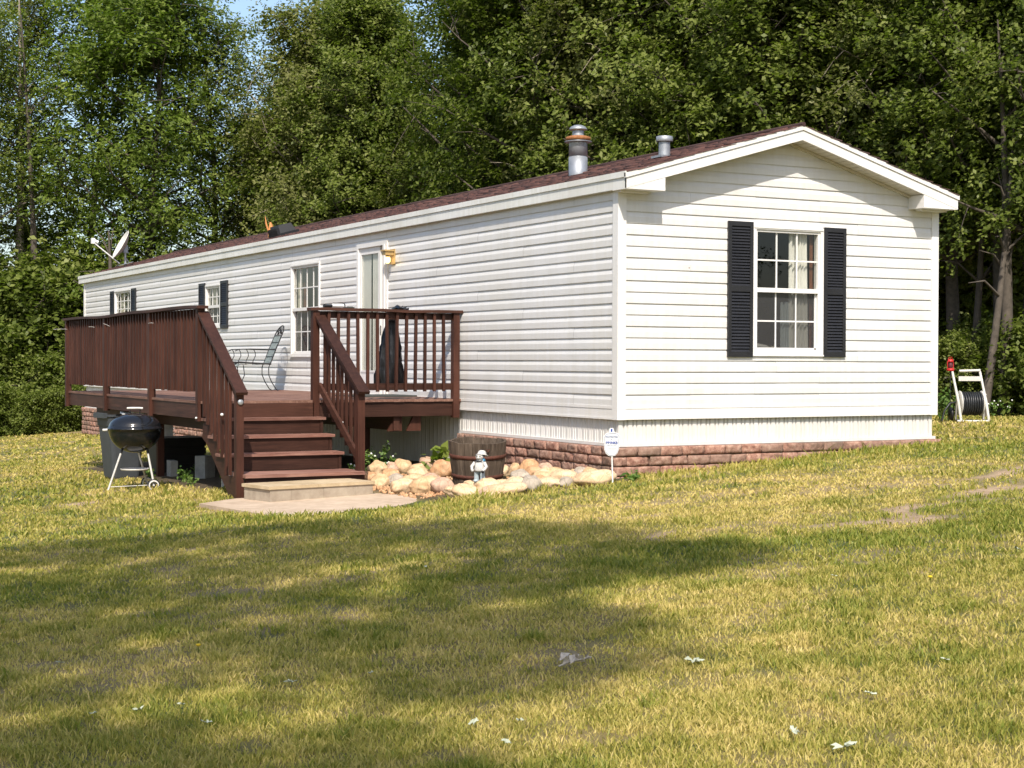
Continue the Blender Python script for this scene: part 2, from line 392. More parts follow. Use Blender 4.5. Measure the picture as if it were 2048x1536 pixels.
def build_ground():
    def axis(lo, hi, step, far):
        a = np.arange(lo, hi+1e-6, step); e = []
        d, p = step, hi
        while p < far: d *= 1.25; p += d; e.append(p)
        f = []; d, p = step, lo
        while p > -far: d *= 1.25; p -= d; f.append(p)
        return np.array(f[::-1]+list(a)+e)
    X = axis(-13, 15, .14, 700); Y = axis(-13, 32, .16, 700)
    gx, gy = np.meshgrid(X, Y); x, y = gx.ravel(), gy.ravel()
    z = ground_z(x, y)+.012*(fbm(x, y, 3., 77, 3)-.5)
    nx, ny = len(X), len(Y); i = np.arange(nx*ny).reshape(ny, nx)
    F = np.stack([i[:-1, :-1].ravel(), i[:-1, 1:].ravel(), i[1:, 1:].ravel(), i[1:, :-1].ravel()], 1)
    we = wood_edge(x, y)
    lit = np.clip(we/1.5+.5+(fbm(x, y, .8, 41, 3)-.5)*1.5, 0, 1)
    under = ((x > -3.4) & (x < 0) & (y > 4.1) & (y < 10.8)).astype(float)*.85  # litter colour laid over the deck's footprint, darkening the ground in its shade
    bed = ((x > -2.0) & (x < 0) & (y > -.5) & (y < 4.2)).astype(float)*.7
    o = npmesh('lawn_ground', np.stack([x, y, z], 1), F, ground_mat(), smooth=True,
               attrs={'dry': np.clip(dryness(x, y)-.5*np.clip((fbm(x, y, 2.6, 71, 3)-.60)*9, 0, 1), 0, 1), 'bare': np.clip(bareness(x, y)+.35*np.clip((fbm(x, y, 1.5, 83, 4)-.56)*7, 0, 1), 0, 1), 'litter_shade': np.clip(np.maximum(lit, np.maximum(under, bed)), 0, 1)})
    tag(o, 'dry yellow-green lawn sloping up beside the white mobile home', kind='structure'); return o
build_ground()

# ------------------------------------------------------------------ the mobile home
W, L = 4.637, 24.70
ROW = .127
EAVE, OV, YF = 2.709, .075, -.292
SL = (3.39-EAVE)/(W/2+OV)
def roof_z(x):  return EAVE+SL*((x+OV) if x < W/2 else (W+OV-x))
HOME = thing('mobile_home', 'long white vinyl-sided mobile home with black shutters and red-brown roof', 'house', (0, 0, 0))
GU, GN = V(1, 0, 0), V(0, -1, 0)      # gable wall
LU, LN = V(0, 1, 0), V(-1, 0, 0)      # long wall
PROF = [(.0, 0.), (.0125, .0), (.0130, .004), (.0135, .068), (.0020, .108), (.0, .127)]
def siding(mb, O, U, Nn, u0, u1, z0, z1, holes=(), top=None):
    flip = (U.cross(V(0, 0, 1))).dot(Nn) < 0
    nrow = int(math.ceil((z1-z0)/ROW-1e-6)); O_ = O
    for r in range(nrow):
        zb = z0+r*ROW
        a, b = u0, u1
        if top is not None:
            a, b = top(zb)
            if b-a < .05: continue
            a, b = max(a, u0), min(b, u1)
        cuts = sorted(set([a, b]+[c for h in holes for c in h[:2] if a < c < b]))
        if b-a > 3: o_ = (r//2 % 3)*1.22+.9; cuts = sorted(set(cuts+[a+o_+3.66*i for i in range(0, int((b-a-o_)/3.66)+1) if a+o_+3.66*i < b-.1]))
        for ci, (s0, s1) in enumerate(zip(cuts[:-1], cuts[1:])):
            O = O_+Nn*(.0016*((ci+r) % 2)); mid = (s0+s1)/2; forb = [(h[2], h[3]) for h in holes if h[0] < mid < h[1]]
            for (d0, p0), (d1, p1) in zip(PROF[:-1], PROF[1:]):
                y0, y1 = zb+p0, min(zb+p1, z1)
                if y0 > z1: continue
                if p0 == p1:
                    if any(f0-.001 < y0 < f1 for f0, f1 in forb): continue
                    segs = [(y0, y1)]
                else:
                    segs = [(y0, y1)]
                    for f0, f1 in forb:
                        ns = []
                        for q0, q1 in segs:
                            if q1 <= f0 or q0 >= f1: ns.append((q0, q1)); continue
                            if q0 < f0: ns.append((q0, f0))
                            if q1 > f1: ns.append((f1, q1))
                        segs = ns
                for q0, q1 in segs:
                    da = d0 if p0 == p1 else d0+(d1-d0)*(q0-zb-p0)/(p1-p0)
                    db = d1 if p0 == p1 else d0+(d1-d0)*(q1-zb-p0)/(p1-p0)
                    vs = [O+U*s0+Nn*da+V(0, 0, q0), O+U*s1+Nn*da+V(0, 0, q0), O+U*s1+Nn*db+V(0, 0, q1), O+U*s0+Nn*db+V(0, 0, q1)]
                    mb.add(vs, [(3, 2, 1, 0) if flip else (0, 1, 2, 3)])
def wallcore(mb, O, U, Nn, u0, u1, z0, z1, holes, th=.10, mi=0):
    us = sorted(set([u0, u1]+[c for h in holes for c in h[:2]]))
    for a, b in zip(us[:-1], us[1:]):
        m = (a+b)/2; segs = [(z0, z1)]
        for h in holes:
            if h[0] < m < h[1]:
                ns = []
                for q0, q1 in segs:
                    if q1 <= h[2] or q0 >= h[3]: ns.append((q0, q1)); continue
                    if q0 < h[2]: ns.append((q0, h[2]))
                    if q1 > h[3]: ns.append((h[3], q1))
                segs = ns
        for q0, q1 in segs:
            P = lambda u, d, z: O+U*u-Nn*d+V(0, 0, z)
            vs = [P(a, 0, q0), P(b, 0, q0), P(b, th, q0), P(a, th, q0), P(a, 0, q1), P(b, 0, q1), P(b, th, q1), P(a, th, q1)]
            mb.add(vs, [(0,3,2,1),(4,5,6,7),(0,1,5,4),(1,2,6,5),(2,3,7,6),(3,0,4,7)], mi)
O0 = V(0, 0, 0)
gwin = (1.862, 2.808, .762, 2.185)
lwin1 = (8.955, 10.175, .75, 2.19); lwin2 = (14.01, 14.84, 1.30, 2.04); lwin3 = (20.36, 21.70, 1.25, 2.19)
ldoor = (6.30, 7.31, .14, 2.33)
gh = [gwin]; lh = [lwin1, lwin2, lwin3, ldoor]
mb = MB(); siding(mb, O0, GU, GN, .05, W-.05, .15, 3.3, gh,
                  top=lambda z: (0, W) if z < roof_z(0)-.17 else ((z+.168-EAVE)/SL-OV, W+OV-(z+.168-EAVE)/SL))
gs = mb.build('siding', M['vinyl'], HOME)
mb = MB(); siding(mb, O0, LU, LN, .05, L-.05, .15, 2.60, lh); siding(mb, V(W, 0, 0), LU, V(1, 0, 0), .05, L-.05, .15, 2.60)
siding(mb, V(0, L, 0), GU, V(0, 1, 0), .05, W-.05, .15, 2.60)
mb.build('siding', M['vinyl'], HOME)
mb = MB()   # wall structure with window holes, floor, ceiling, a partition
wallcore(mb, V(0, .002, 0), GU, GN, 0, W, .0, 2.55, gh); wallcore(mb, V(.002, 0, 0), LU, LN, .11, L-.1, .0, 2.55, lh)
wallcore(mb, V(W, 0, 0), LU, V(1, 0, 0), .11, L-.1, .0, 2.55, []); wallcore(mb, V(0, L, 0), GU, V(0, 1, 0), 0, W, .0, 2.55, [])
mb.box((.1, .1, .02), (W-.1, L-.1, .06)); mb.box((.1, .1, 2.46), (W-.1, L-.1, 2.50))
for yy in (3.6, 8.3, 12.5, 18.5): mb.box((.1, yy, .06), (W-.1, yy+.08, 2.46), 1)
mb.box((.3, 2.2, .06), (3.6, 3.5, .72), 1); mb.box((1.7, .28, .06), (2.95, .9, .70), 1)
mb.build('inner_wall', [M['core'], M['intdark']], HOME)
mb = MB()   # gable triangle backing
mb.prism([(0.0, .012, 2.55), (W, .012, 2.55), (W/2, .012, 3.18)], (0, .06, 0)); mb.build('gable_backing', M['vinyl'], HOME)
# starter strip and corner trims
mb = MB()
for (O, U, Nn, l) in ((O0, GU, GN, W), (O0, LU, LN, L), (V(W, 0, 0), LU, V(1, 0, 0), L)):
    for d, za, zb in ((.016, .0, .118), (.021, .118, .150), (.022, -.002, .022)):
        a = O+U*.055+V(0, 0, za); b = O+U*(l-.055)+Nn*d+V(0, 0, zb)
        mb.box(tuple(min(p, q) for p, q in zip(a, b)), tuple(max(p, q) for p, q in zip(a, b)))
mb.build('starter_strip', M['trim'], HOME)
def corner(x, y, sx, sy):
    mb = MB(); t, wd = .028, .082
    mb.box((min(x+sx*.0, x+sx*wd), y if sy < 0 else y-t, -.004), (max(x, x+sx*wd), y+t if sy < 0 else y, 2.56))
    mb.v = []; mb.f = []; mb.m = []; mb.s = []
    # L profile: faces proud of the wall by t
    xo, yo = x-sx*t, y-sy*t
    xi, yi = x+sx*wd, y+sy*wd
    poly = [(xo, yo), (xi, yo), (xi, y+.0), (x, y), (x, yi), (xo, yi)]
    poly = [(p[0], p[1], -.004) for p in poly]
    if sx*sy < 0: poly = poly[::-1]
    mb.prism(poly[::-1], (0, 0, 2.56)); mb.build('corner_trim', M['trim'], HOME)
corner(0, 0, 1, 1); corner(W, 0, -1, 1); corner(0, L, 1, -1)
# skirting: vertical ribbed panels
def ribs(mb, O, U, Nn, u0, u1, z0, z1):
    u = u0; per = [(.0, -.028), (.052, -.028), (.060, -.046), (.068, -.046), (.076, -.028), (.100, -.028), (.108, -.046), (.116, -.046), (.124, -.028)]
    flip = (U.cross(V(0, 0, 1))).dot(Nn) < 0
    while u < u1-.01:
        for (a, da), (b, db) in zip(per[:-1], per[1:]):
            p, q = u+a, min(u+b, u1)
            if p >= u1: break
            vs = [O+U*p+Nn*da+V(0, 0, z0), O+U*q+Nn*db+V(0, 0, z0), O+U*q+Nn*db+V(0, 0, z1), O+U*p+Nn*da+V(0, 0, z1)]
            mb.add(vs, [(3, 2, 1, 0) if flip else (0, 1, 2, 3)])
        u += .124
mb = MB(); ribs(mb, O0, GU, GN, .03, W-.03, -.30, .0); ribs(mb, O0, LU, LN, .03, 3.9, -.30, .0); ribs(mb, O0, LU, LN, 3.9, 17.2, -1.3, .0)
ribs(mb, O0, LU, LN, 17.2, L-.03, -.52, .0); ribs(mb, V(W, 0, 0), LU, V(1, 0, 0), .03, L-.03, -1.1, 0)
for a, b in (((-.005, -.012, -.302), (W+.012, .03, -.268)), ((-.012, .03, -.302), (.03, 3.9, -.268)), ((-.012, 17.2, -.545), (.03, L, -.51))): mb.box(a, b)
for x in (.020, W-.070): mb.box((x, .020, -.27), (x+.05, .07, 0))
mb.build('skirting', M['skirt'], HOME)
# split-face block base
def block_run(verts, faces, tone, O, U, Nn, u0, u1, ztop, n, seed):
    rg = random.Random(seed); h = .108
    for c in range(n):
        z1 = ztop-c*h-.005; z0 = z1-h+.010; u = u0-(.15 if c % 2 else 0)
        while u < u1:
            wd = rg.choice([.30, .30, .30, .22]); a, b = max(u, u0)+.005, min(u+wd, u1)-.005
            if b-a > .03:
                nu, nv = 7, 4; base = len(verts); dd = rg.uniform(-.008, .01); tn = rg.random()
                for j in range(nv+1):
                    for i in range(nu+1):
                        fu, fv = i/nu, j/nv; edge = min(fu, 1-fu, .25)*4; ev = min(fv, 1-fv, .3)/.3
                        d = .068+dd+.008*min(edge, 1)+rg.uniform(-.011, .011)
                        if i in (0, nu) or j in (0, nv): d -= .006
                        p = O+U*(a+(b-a)*fu)+Nn*d+V(0, 0, z0+(z1-z0)*fv); verts.append(tuple(p)); tone.append(tn)
                for j in range(nv):
                    for i in range(nu):
                        q = base+j*(nu+1)+i; faces.append((q, q+1, q+nu+2, q+nu+1))
                # ring back into the wall
                rim = [base+i for i in range(nu+1)]+[base+j*(nu+1)+nu for j in range(1, nv+1)]+[base+nv*(nu+1)+i for i in range(nu-1, -1, -1)]+[base+j*(nu+1) for j in range(nv-1, 0, -1)]
                bb = len(verts)
                for r in rim: p = Vector(verts[r]); p = p-Nn*(p-O).dot(Nn)-Nn*.10; verts.append(tuple(p)); tone.append(tn)
                m = len(rim)
                for i in range(m): faces.append((rim[i], bb+i, bb+(i+1) % m, rim[(i+1) % m]))
            u += wd
for runs in (((GU, GN, -.07, W+.09, -.302, 5, 1), (LU, LN, -.05, 3.86, -.302, 6, 2)), ((LU, LN, 18.55, L+.05, -.52, 7, 3),), ((LU, LN, 10.5, 16.9, -.52, 7, 4),)):
    vs, fs, tn = [], [], []
    for r in runs: block_run(vs, fs, tn, V(0, 0, 0), *r)
    npmesh('block_base', np.array(vs), np.array(fs), M['block'], HOME, attrs={'tone': tn})
for a, b in ((.04, 3.9), (18.6, L-.02), (10.5, 16.88)):
    mb = MB(); mb.box((.04, a, -1.9), (W-.04, b, -.5 if a > 1 else -.30)); mb.build('base_core', M['cinder'], HOME)

# roof: deck, shingles, fascia, rake boards, soffit, box returns
mb = MB()
XA, XB, YA, YB = -OV, W+OV, YF+.004, L+.30
pk = W/2
for s in (0, 1):
    x0, x1 = (XA, pk) if s == 0 else (pk, XB)
    a = [(x0, YA, roof_z(x0)-.02), (x1, YA, roof_z(x1)-.02), (x1, YA, roof_z(x1)-.15), (x0, YA, roof_z(x0)-.15)]
    mb.prism(a, (0, YB-YA, 0))
roof = mb.build('roof', M['soffit'], HOME)
sv, sf, st = [], [], []
rg = random.Random(5)
nr = 17; slope_len = math.hypot(pk-XA+.01, roof_z(pk)-roof_z(XA))
for side in (0, 1):
    for r in range(nr):
        y = YF-.02-(.17 if r % 2 else 0); t0 = r/nr; t1 = min((r+1.25)/nr, 1.0)
        while y < YB:
            wd = rg.uniform(.13, .36); ya, yb = max(y, YF-.022), min(y+wd-.006, YB); tone = min(1, max(0, rg.gauss(.5, .25)))
            th = rg.choice([.008, .014, .020])+rg.uniform(0, .004); jag = rg.uniform(-.012, .012)
            if yb > ya+.01:
                def P(t, yy, h):
                    x = XA-.012+(pk-XA+.012)*t; z = EAVE+SL*(x+OV)-.018+h
                    if side: x = W-x
                    return (x, yy, z)
                ta = t0+jag/slope_len if r else 0
                b = len(sv); lift = th+.006
                sv += [P(ta, ya, lift-.012), P(ta, yb, lift-.012), P(ta, yb, lift+.004), P(ta, ya, lift+.004), P(t1, yb, .005), P(t1, ya, .005)]
                st += [tone]*6; fs_ = [(0, 1, 2, 3), (3, 2, 4, 5), (0, 3, 5), (1, 4, 2)]
                for f in fs_:
                    if len(f) == 3: f = (f[0], f[1], f[2], f[2])
                    sf.append(tuple(i+b for i in (f if side == 0 else f[::-1])))
            y += wd
quads = np.array([f for f in sf if len(set(f)) == 4]); tris = np.array([[i for n_, i in enumerate(f) if i not in f[:n_]] for f in sf if len(set(f)) == 3])
npmesh('shingles', np.array(sv), [quads, tris], M['shingle'], roof, attrs={'tone': st})
mb = MB(); mb.tube([(pk, YF-.02, 3.392), (pk, L+.3, 3.392)], .028, 6); mb.build('ridge_cap', M['shingle'], roof)
mb = MB()   # fascia along the long eaves, in two steps
for sx, x in ((-1, XA), (1, XB)):
    for y0, y1 in ((YF+.002, 8.2), (8.203, 16.4), (16.403, YB)):
        j = .0015*(1 if y0 > 0 else 0)
        a, b = (x-.012, x+.02) if sx < 0 else (x-.02, x+.012)
        mb.box((a+j, y0, EAVE-.178), (b+j, y1, EAVE-.060)); a, b = (x-.026, x+.01) if sx < 0 else (x-.01, x+.026)
        mb.box((a+j, y0, EAVE-.060), (b+j, y1, EAVE+.004))
    mb.box((min(x, x-sx*.10)-.0, YF+.03, EAVE-.176), (max(x, x-sx*.10), YB, EAVE-.165))
mb.build('fascia', M['fascia'], HOME)
for yv, sg in ((YF, 1), (L+.30, -1)):
    mb = MB()   # rake boards
    for side in (0, 1):
        f = (lambda x: x) if side == 0 else (lambda x: W-x)
        z = lambda x: EAVE+SL*(x+OV)
        def pr(x0, x1, t0, t1, y, th):
            poly = [(f(x0), y, z(x0)+t0), (f(x1), y, z(x1)+t0), (f(x1), y, z(x1)+t1), (f(x0), y, z(x0)+t1)]
            if side: poly = poly[::-1]
            mb.prism(poly, (0, th, 0))
        xm = pk
        pr(XA-.012, xm, -.178, -.062, yv, sg*.028); pr(XA-.026, xm, -.062, -.008, yv-sg*.014, sg*.040)
        if sg > 0:   # box return under the rake
            b = .42 if side == 0 else .46
            poly = [(f(XA-.012), YF+.003, EAVE-.186), (f(b), YF+.003, EAVE-.186), (f(b), YF+.003, z(b)-.18), (f(XA-.012), YF+.003, EAVE-.178)]
            if side: poly = poly[::-1]
            mb.prism(poly, (0, -YF-.01, 0))
            mb.box((min(f(XA+.02), f(b-.10)), YF+.16, EAVE-.205), (max(f(XA+.02), f(b-.10)), -.018, EAVE-.187))
    mb.build('rake_board', M['trim'], HOME)
mb = MB()   # grooved soffit under the gable overhang
for side in (0, 1):
    f = (lambda x: x) if side == 0 else (lambda x: W-x)
    x = .42
    while x < pk:
        x1 = min(x+.10, pk); z = lambda q: EAVE+SL*(q+OV)-.170
        for a, b, dz in ((x, x+.088, 0), (x+.088, x1, .008)):
            if b <= a: continue
            poly = [(f(a), YF+.02, z(a)+dz), (f(b), YF+.02, z(b)+dz), (f(b), YF+.02, z(b)+.012+dz), (f(a), YF+.02, z(a)+.012+dz)]
            if side: poly = poly[::-1]
            mb.prism(poly, (0, -YF-.02, 0))
        x = x1
    for a, b in ((.42, pk),):   # channel where soffit meets wall
        poly = [(f(a), -.045, z(a)-.030), (f(b), -.045, z(b)-.030), (f(b), -.045, z(b)-.003), (f(a), -.045, z(a)-.003)]
        if side: poly = poly[::-1]
        mb.prism(poly, (0, .035, 0))
mb.build('soffit', M['soffit'], HOME)

# windows, shutters
def frame_map(kind):
    if kind == 'g': return lambda u, d, z: V(u, -d, z)
    return lambda u, d, z: V(-d, u, z)
def bx(mb, P, u0, u1, d0, d1, z0, z1, mi=0):
    c = [P(u, d, z) for u in (u0, u1) for d in (d0, d1) for z in (z0, z1)]
    lo = tuple(min(p[i] for p in c) for i in range(3)); hi = tuple(max(p[i] for p in c) for i in range(3)); mb.box(lo, hi, mi)
def window(kind, hole, cols, rt, rb, zmid, lbl, curtains=()):
    P = frame_map(kind); u0, u1, z0, z1 = hole; t = .045
    mb = MB()   # outer trim ring, jambs
    for a, b, c, d in ((u0-t, u1+t, z1, z1+t), (u0-t, u1+t, z0-t, z0), (u0-t, u0, z0, z1), (u1, u1+t, z0, z1)):
        bx(mb, P, a, b, -.04, .030, c, d)
    for a, b, c, d in ((u0-t+.012, u1+t-.012, z1+.014, z1+t-.012), (u0-t-.004, u1+t+.004, z0-t-.004, z0-t+.014)): bx(mb, P, a, b, .03, .038, c, d)
    s = .028
    for a, b, c, d in ((u0, u1, z1-s, z1), (u0, u1, z0, z0+s), (u0, u0+s, z0+s, z1-s), (u1-s, u1, z0+s, z1-s)): bx(mb, P, a, b, -.06, .012, c, d)
    bx(mb, P, u0+s, u1-s, -.05, .018, zmid-.026, zmid+.026)
    wf = mb.build('window', M['trim'], HOME); wf['label'] = lbl
    a, b = u0+s, u1-s
    m1 = MB(); bx(m1, P, a, b, -.022, -.018, zmid+.026, z1-s); m1.build('pane', M['glass'], wf)
    m2 = MB(); bx(m2, P, a+.015, b-.015, -.034, -.030, z0+s+.02, zmid-.026); m2.build('pane', M['screen'], wf)
    g = MB()
    for i in range(1, cols): u = a+(b-a)*i/cols; bx(g, P, u-.009, u+.009, -.028, -.012, zmid+.026, z1-s); bx(g, P, u-.009, u+.009, -.040, -.026, z0+s, zmid-.026)
    for i in range(1, rt): z = zmid+.026+(z1-s-zmid-.026)*i/rt; bx(g, P, a, b, -.027, -.013, z-.009, z+.009)
    for i in range(1, rb): z = z0+s+(zmid-.026-z0-s)*i/rb; bx(g, P, a, b, -.039, -.027, z-.009, z+.009)
    for p, q, c, d in ((a, a+.02, z0+s, zmid-.026), (b-.02, b, z0+s, zmid-.026), (a, b, z0+s, z0+s+.022)): bx(g, P, p, q, -.044, -.022, c, d)
    g.build('glazing_bars', M['trim'], wf)
    for (c0, c1, zc0, zc1, mt, amp) in curtains:
        cm = MB(); n = 28; vs = []
        for i in range(n+1):
            f = i/n; u = c0+(c1-c0)*f; d = -.085+amp*math.sin(f*math.pi*9)+amp*.5*math.sin(f*31)
            vs += [P(u, d, zc0), P(u+.03*math.sin(f*5), d, zc1)]
        cm.add(vs, [(2*i, 2*i+2, 2*i+3, 2*i+1) for i in range(n)], 0, True); cm.build('curtain', mt, wf)
    return wf
wg = window('g', gwin, 3, 2, 2, 1.483, 'tall white six-over-six window with pale curtain in the gable end',
       [(2.42, 2.72, .80, 2.18, M['curtain'], .022), (2.73, 2.80, .8, 2.18, M['jamb'], .002), (2.30, 2.47, .78, 1.35, M['blue'], .016)])
mb = MB(); mb.ell((2.15, .45, .80), (.28, .18, .07)); mb.ell((2.45, .40, .79), (.25, .15, .05), 1); mb.build('bedding', [M['curtain'], M['beige']], wg)
window('l', lwin1, 4, 2, 2, 1.486, 'large double-hung window beside the door', [(9.0, 9.35, 1.5, 2.18, M['intdark'], .01), (9.95, 10.16, .8, 2.18, M['beige'], .012), (9.72, 9.93, .8, 1.95, M['jamb'], .004), (8.98, 10.16, 1.85, 2.18, M['core'], .006)])
window('l', lwin2, 3, 2, 2, 1.665, 'small shuttered window above the patio chair', [(14.02, 14.25, 1.3, 2.03, M['curtain'], .012), (14.55, 14.8, 1.7, 2.03, M['beige'], .012)])
window('l', lwin3, 4, 3, 2, 1.60, 'wide shuttered window farthest along the wall', [(20.4, 20.8, 1.25, 2.18, M['curtain'], .015), (21.2, 21.66, 1.25, 2.18, M['beige'], .015)])
def shutter(kind, u0, u1, z0, z1, n1, n2, fm=.5):
    P = frame_map(kind); mb = MB(); e = .045 if u1-u0 > .3 else .035
    bx(mb, P, u0, u1, .012, .020, z0, z1)
    for a, b, c, d in ((u0, u0+e, z0, z1), (u1-e, u1, z0, z1), (u0+e, u1-e, z1-e*1.2, z1), (u0+e, u1-e, z0, z0+e*1.4)): bx(mb, P, a, b, .020, .042, c, d)
    zm = z0+(z1-z0)*fm; bx(mb, P, u0+e, u1-e, .020, .042, zm-.035, zm+.035)
    for c, d, n in ((z0+e*1.4, zm-.035, n1), (zm+.035, z1-e*1.2, n2)):
        for i in range(n):
            za = c+(d-c)*i/n; zb = za+(d-c)/n*.92
            a, b = u0+e, u1-e
            vs = [P(a, .040, za), P(b, .040, za), P(b, .022, zb), P(a, .022, zb), P(a, .022, za), P(b, .022, za)]
            fl = [(0, 1, 2, 3), (4, 5, 1, 0)]
            if kind == 'l': fl = [f[::-1] for f in fl]
            mb.add(vs, fl)
    return mb.build('shutter', M['shutter'], HOME)
shutter('g', 1.460, 1.812, .70, 2.262, 19, 20, .505); shutter('g', 2.858, 3.186, .705, 2.245, 19, 20, .505)
shutter('l', 13.52, 13.93, 1.24, 2.13, 9, 10); shutter('l', 14.90, 15.27, 1.24, 2.13, 9, 10)
shutter('l', 19.90, 20.27, 1.2, 2.23, 10, 11); shutter('l', 21.78, 22.11, 1.2, 2.23, 10, 11)
# door
P = frame_map('l'); mb = MB(); u0, u1, z0, z1 = ldoor
for a, b, c, d in ((u0-.06, u1+.06, z1, z1+.065), (u0-.06, u0, z0, z1), (u1, u1+.06, z0, z1)): bx(mb, P, a, b, -.05, .034, c, d)
bx(mb, P, u0-.06, u1+.06, -.05, .05, z0-.03, z0)
bx(mb, P, u0, u0+.06, -.06, .050, z0, z1)
df = mb.build('door_frame', M['trim'], HOME)
mb = MB(); a, b = 6.55, u1
for p, q, c, d in ((a, a+.07, z0, z1), (b-.06, b, z0, z1), (a+.07, b-.06, z1-.10, z1), (a+.07, b-.06, z0, z0+.34)): bx(mb, P, p, q, -.045, .005, c, d)
bx(mb, P, a+.05, b-.04, .005, .012, z0+.33, z0+.36)
dr = mb.build('door', M['trim'], HOME); dr['label'] = 'narrow white storm door with long glass pane'
mb = MB(); bx(mb, P, a+.07, b-.06, -.012, -.008, z0+.34, z1-.10); mb.build('pane', M['glass'], dr)
mb = MB(); bx(mb, P, a-.012, a+.0, -.012, .0, 1.02, 1.16); bx(mb, P, a+.01, a+.03, .012, .05, 1.04, 1.14); mb.build('handle', M['black'], dr)
mb = MB()
for c0, c1 in ((a+.07, 6.88), (6.955, b-.06)):
    n = 14; vs = []
    for i in range(n+1):
        f = i/n; u = c0+(c1-c0)*f; d = -.034+.010*math.sin(f*26); vs += [P(u, d, z0+.3), P(u, d, z1-.1)]
    mb.add(vs, [(2*i, 2*i+2, 2*i+3, 2*i+1) for i in range(n)], 0, True)
mb.build('curtain', M['curtain'], dr)
mb = MB(); bx(mb, P, 6.36, 6.42, -.05, .020, z0+.02, z1+.0); mb.build('door_edge', M['maroon'], HOME)
mb = MB(); bx(mb, P, 6.42, 6.55, -.05, -.03, z0, z1); mb.build('jamb', M['soffit'], HOME)
# porch light
mb = MB(); bx(mb, P, 5.98, 6.14, .012, .03, 2.03, 2.25); bx(mb, P, 6.0, 6.12, .03, .16, 2.16, 2.22); bx(mb, P, 5.98, 6.14, .03, .18, 2.215, 2.235)
mb.tube([P(6.06, .10, 2.16), P(6.06, .10, 2.13)], .03, 8)
pl = mb.build('porch_light', M['brass'], HOME); pl['label'] = 'yellowed porch light, lit, beside the door'
mb = MB(); mb.ell(P(6.06, .10, 2.095), (.042, .042, .055)); mb.build('bulb', M['bulb'], pl)

# on the roof
mb = MB(); cx, cy = 1.32, 3.11; cz = roof_z(cx)-.03
mb.lathe([(.125, 0), (.125, .25), (.118, .25), (.118, .26), (.122, .26), (.122, .45)], (cx, cy, cz), 20)
mb.lathe([(.078, .50), (.078, .60), (.075, .61)], (cx, cy, cz), 16)
ch = mb.build('chimney', M['galv'], HOME); ch['label'] = 'galvanised metal flue with rusty collar and domed cap'
mb = MB(); mb.lathe([(.122, .44), (.178, .445), (.180, .455), (.13, .46)], (cx, cy, cz), 24); mb.build('collar', M['galv'], ch)
mb = MB(); mb.lathe([(.13, .47), (.165, .47), (.165, .51), (.12, .525), (.07, .53)], (cx, cy, cz), 24); mb.build('collar', M['rust'], ch)
mb = MB(); mb.lathe([(.04, .60), (.118, .605), (.120, .62), (.095, .65), (.05, .67), (.001, .675)], (cx, cy, cz), 24); mb.build('rain_cap', M['galv'], ch)
mb = MB(); px_, py_ = 1.32, 1.08; pz = roof_z(px_)-.02
mb.lathe([(.072, 0), (.070, .20), (.070, .21)], (px_, py_, pz), 16); mb.lathe([(.098, .20), (.102, .205), (.100, .262), (.09, .266), (.001, .266)], (px_, py_, pz), 18)
mb.box((px_-.12, py_-.11, pz+.004), (px_+.1, py_+.11, pz+.03)); mb.build('vent_pipe', M['galv'], HOME)['label'] = 'short capped vent pipe near the gable'
mb = MB(); vx, vy = .55, 12.1; vz = roof_z(vx)
Mv = Matrix.Translation((vx, vy, vz)) @ Matrix.Rotation(-math.atan(SL), 4, 'Y')
mb.box((-.2, -.26, 0), (.2, .26, .05), 0, Mv)
mb.prism([Mv @ V(-.16, -.22, .05), Mv @ V(.16, -.22, .05), Mv @ V(.12, -.17, .19), Mv @ V(-.12, -.17, .19)], (Mv.to_3x3() @ V(0, .44, 0)))
for i in range(12): mb.box((-.205, -.24+i*.04, .004), (-.15, -.225+i*.04, .15), 0, Mv)
mb.build('roof_vent', M['black'], HOME)['label'] = 'low black slotted attic vent on the shingles'
# ------------------------------------------------------------------ the wooden deck
DX, DY0, DY1, DZ = -3.53, 3.88, 10.96, .145
DECK = thing('wooden_deck', 'raised red-brown stained wooden deck with railings and steps along the mobile home', 'deck')
def part(mb, name, mat, parent=DECK, lbl=None):
    o = mb.build(name, mat, parent)
    if lbl: o['label'] = lbl
    return o
mb = MB(); x = DX-.01; i = 0; rg = random.Random(3)
while x < -.03:
    j = rg.uniform(-.006, .006)
    mb.box((x, DY0-.03+j, DZ-.032+rg.uniform(-.0015, .0015)), (min(x+.1405, -.015), DY1+.02, DZ+rg.uniform(-.002, .002))); x += .142
part(mb, 'deck_floor', M['deck'])
for a, b, m in (((DX-.0, DY0+.04, -.075), (DX+.038, DY1, .112), 'wy'), ((DX, DY0, -.075), (-.02, DY0+.038, .112), 'wx'), ((DX, DY1-.038, -.075), (-.02, DY1, .112), 'wx')):
    mb = MB(); mb.box(a, b); part(mb, 'rim_board', M[m])
mb = MB()
for y in np.arange(DY0+.5, DY1-.2, .60): mb.box((DX+.04, y, -.07), (-.05, y+.038, .11))
part(mb, 'floor_joists', M['wx'])
mb = MB(); mb.box((DX+.45, DY0+.05, -.26), (DX+.53, DY1-.05, -.075)); mb.box((-.95, DY0+.05, -.26), (-.87, DY1-.05, -.075)); part(mb, 'floor_beam', M['wy'])
for (x, y) in ((DX+.47, 4.3), (DX+.47, 7.3), (DX+.9, 10.4), (-.93, 4.9), (-.93, 7.5), (-.93, 10.5)):
    mb = MB(); g = gz(x, y); mb.box((x-.045, y-.045, g-.1), (x+.045, y+.045, -.26)); part(mb, 'support_post', M['wz'])
for x in (-.93, -.66):
    mb = MB(); mb.prism([(x, DY0+.08, -.08), (x+.11, DY0+.08, -.08), (x+.11, DY0+.08, -.27), (x-.09, DY0+.08, -.27)], (0, .04, 0)); part(mb, 'brace', M['wz'])
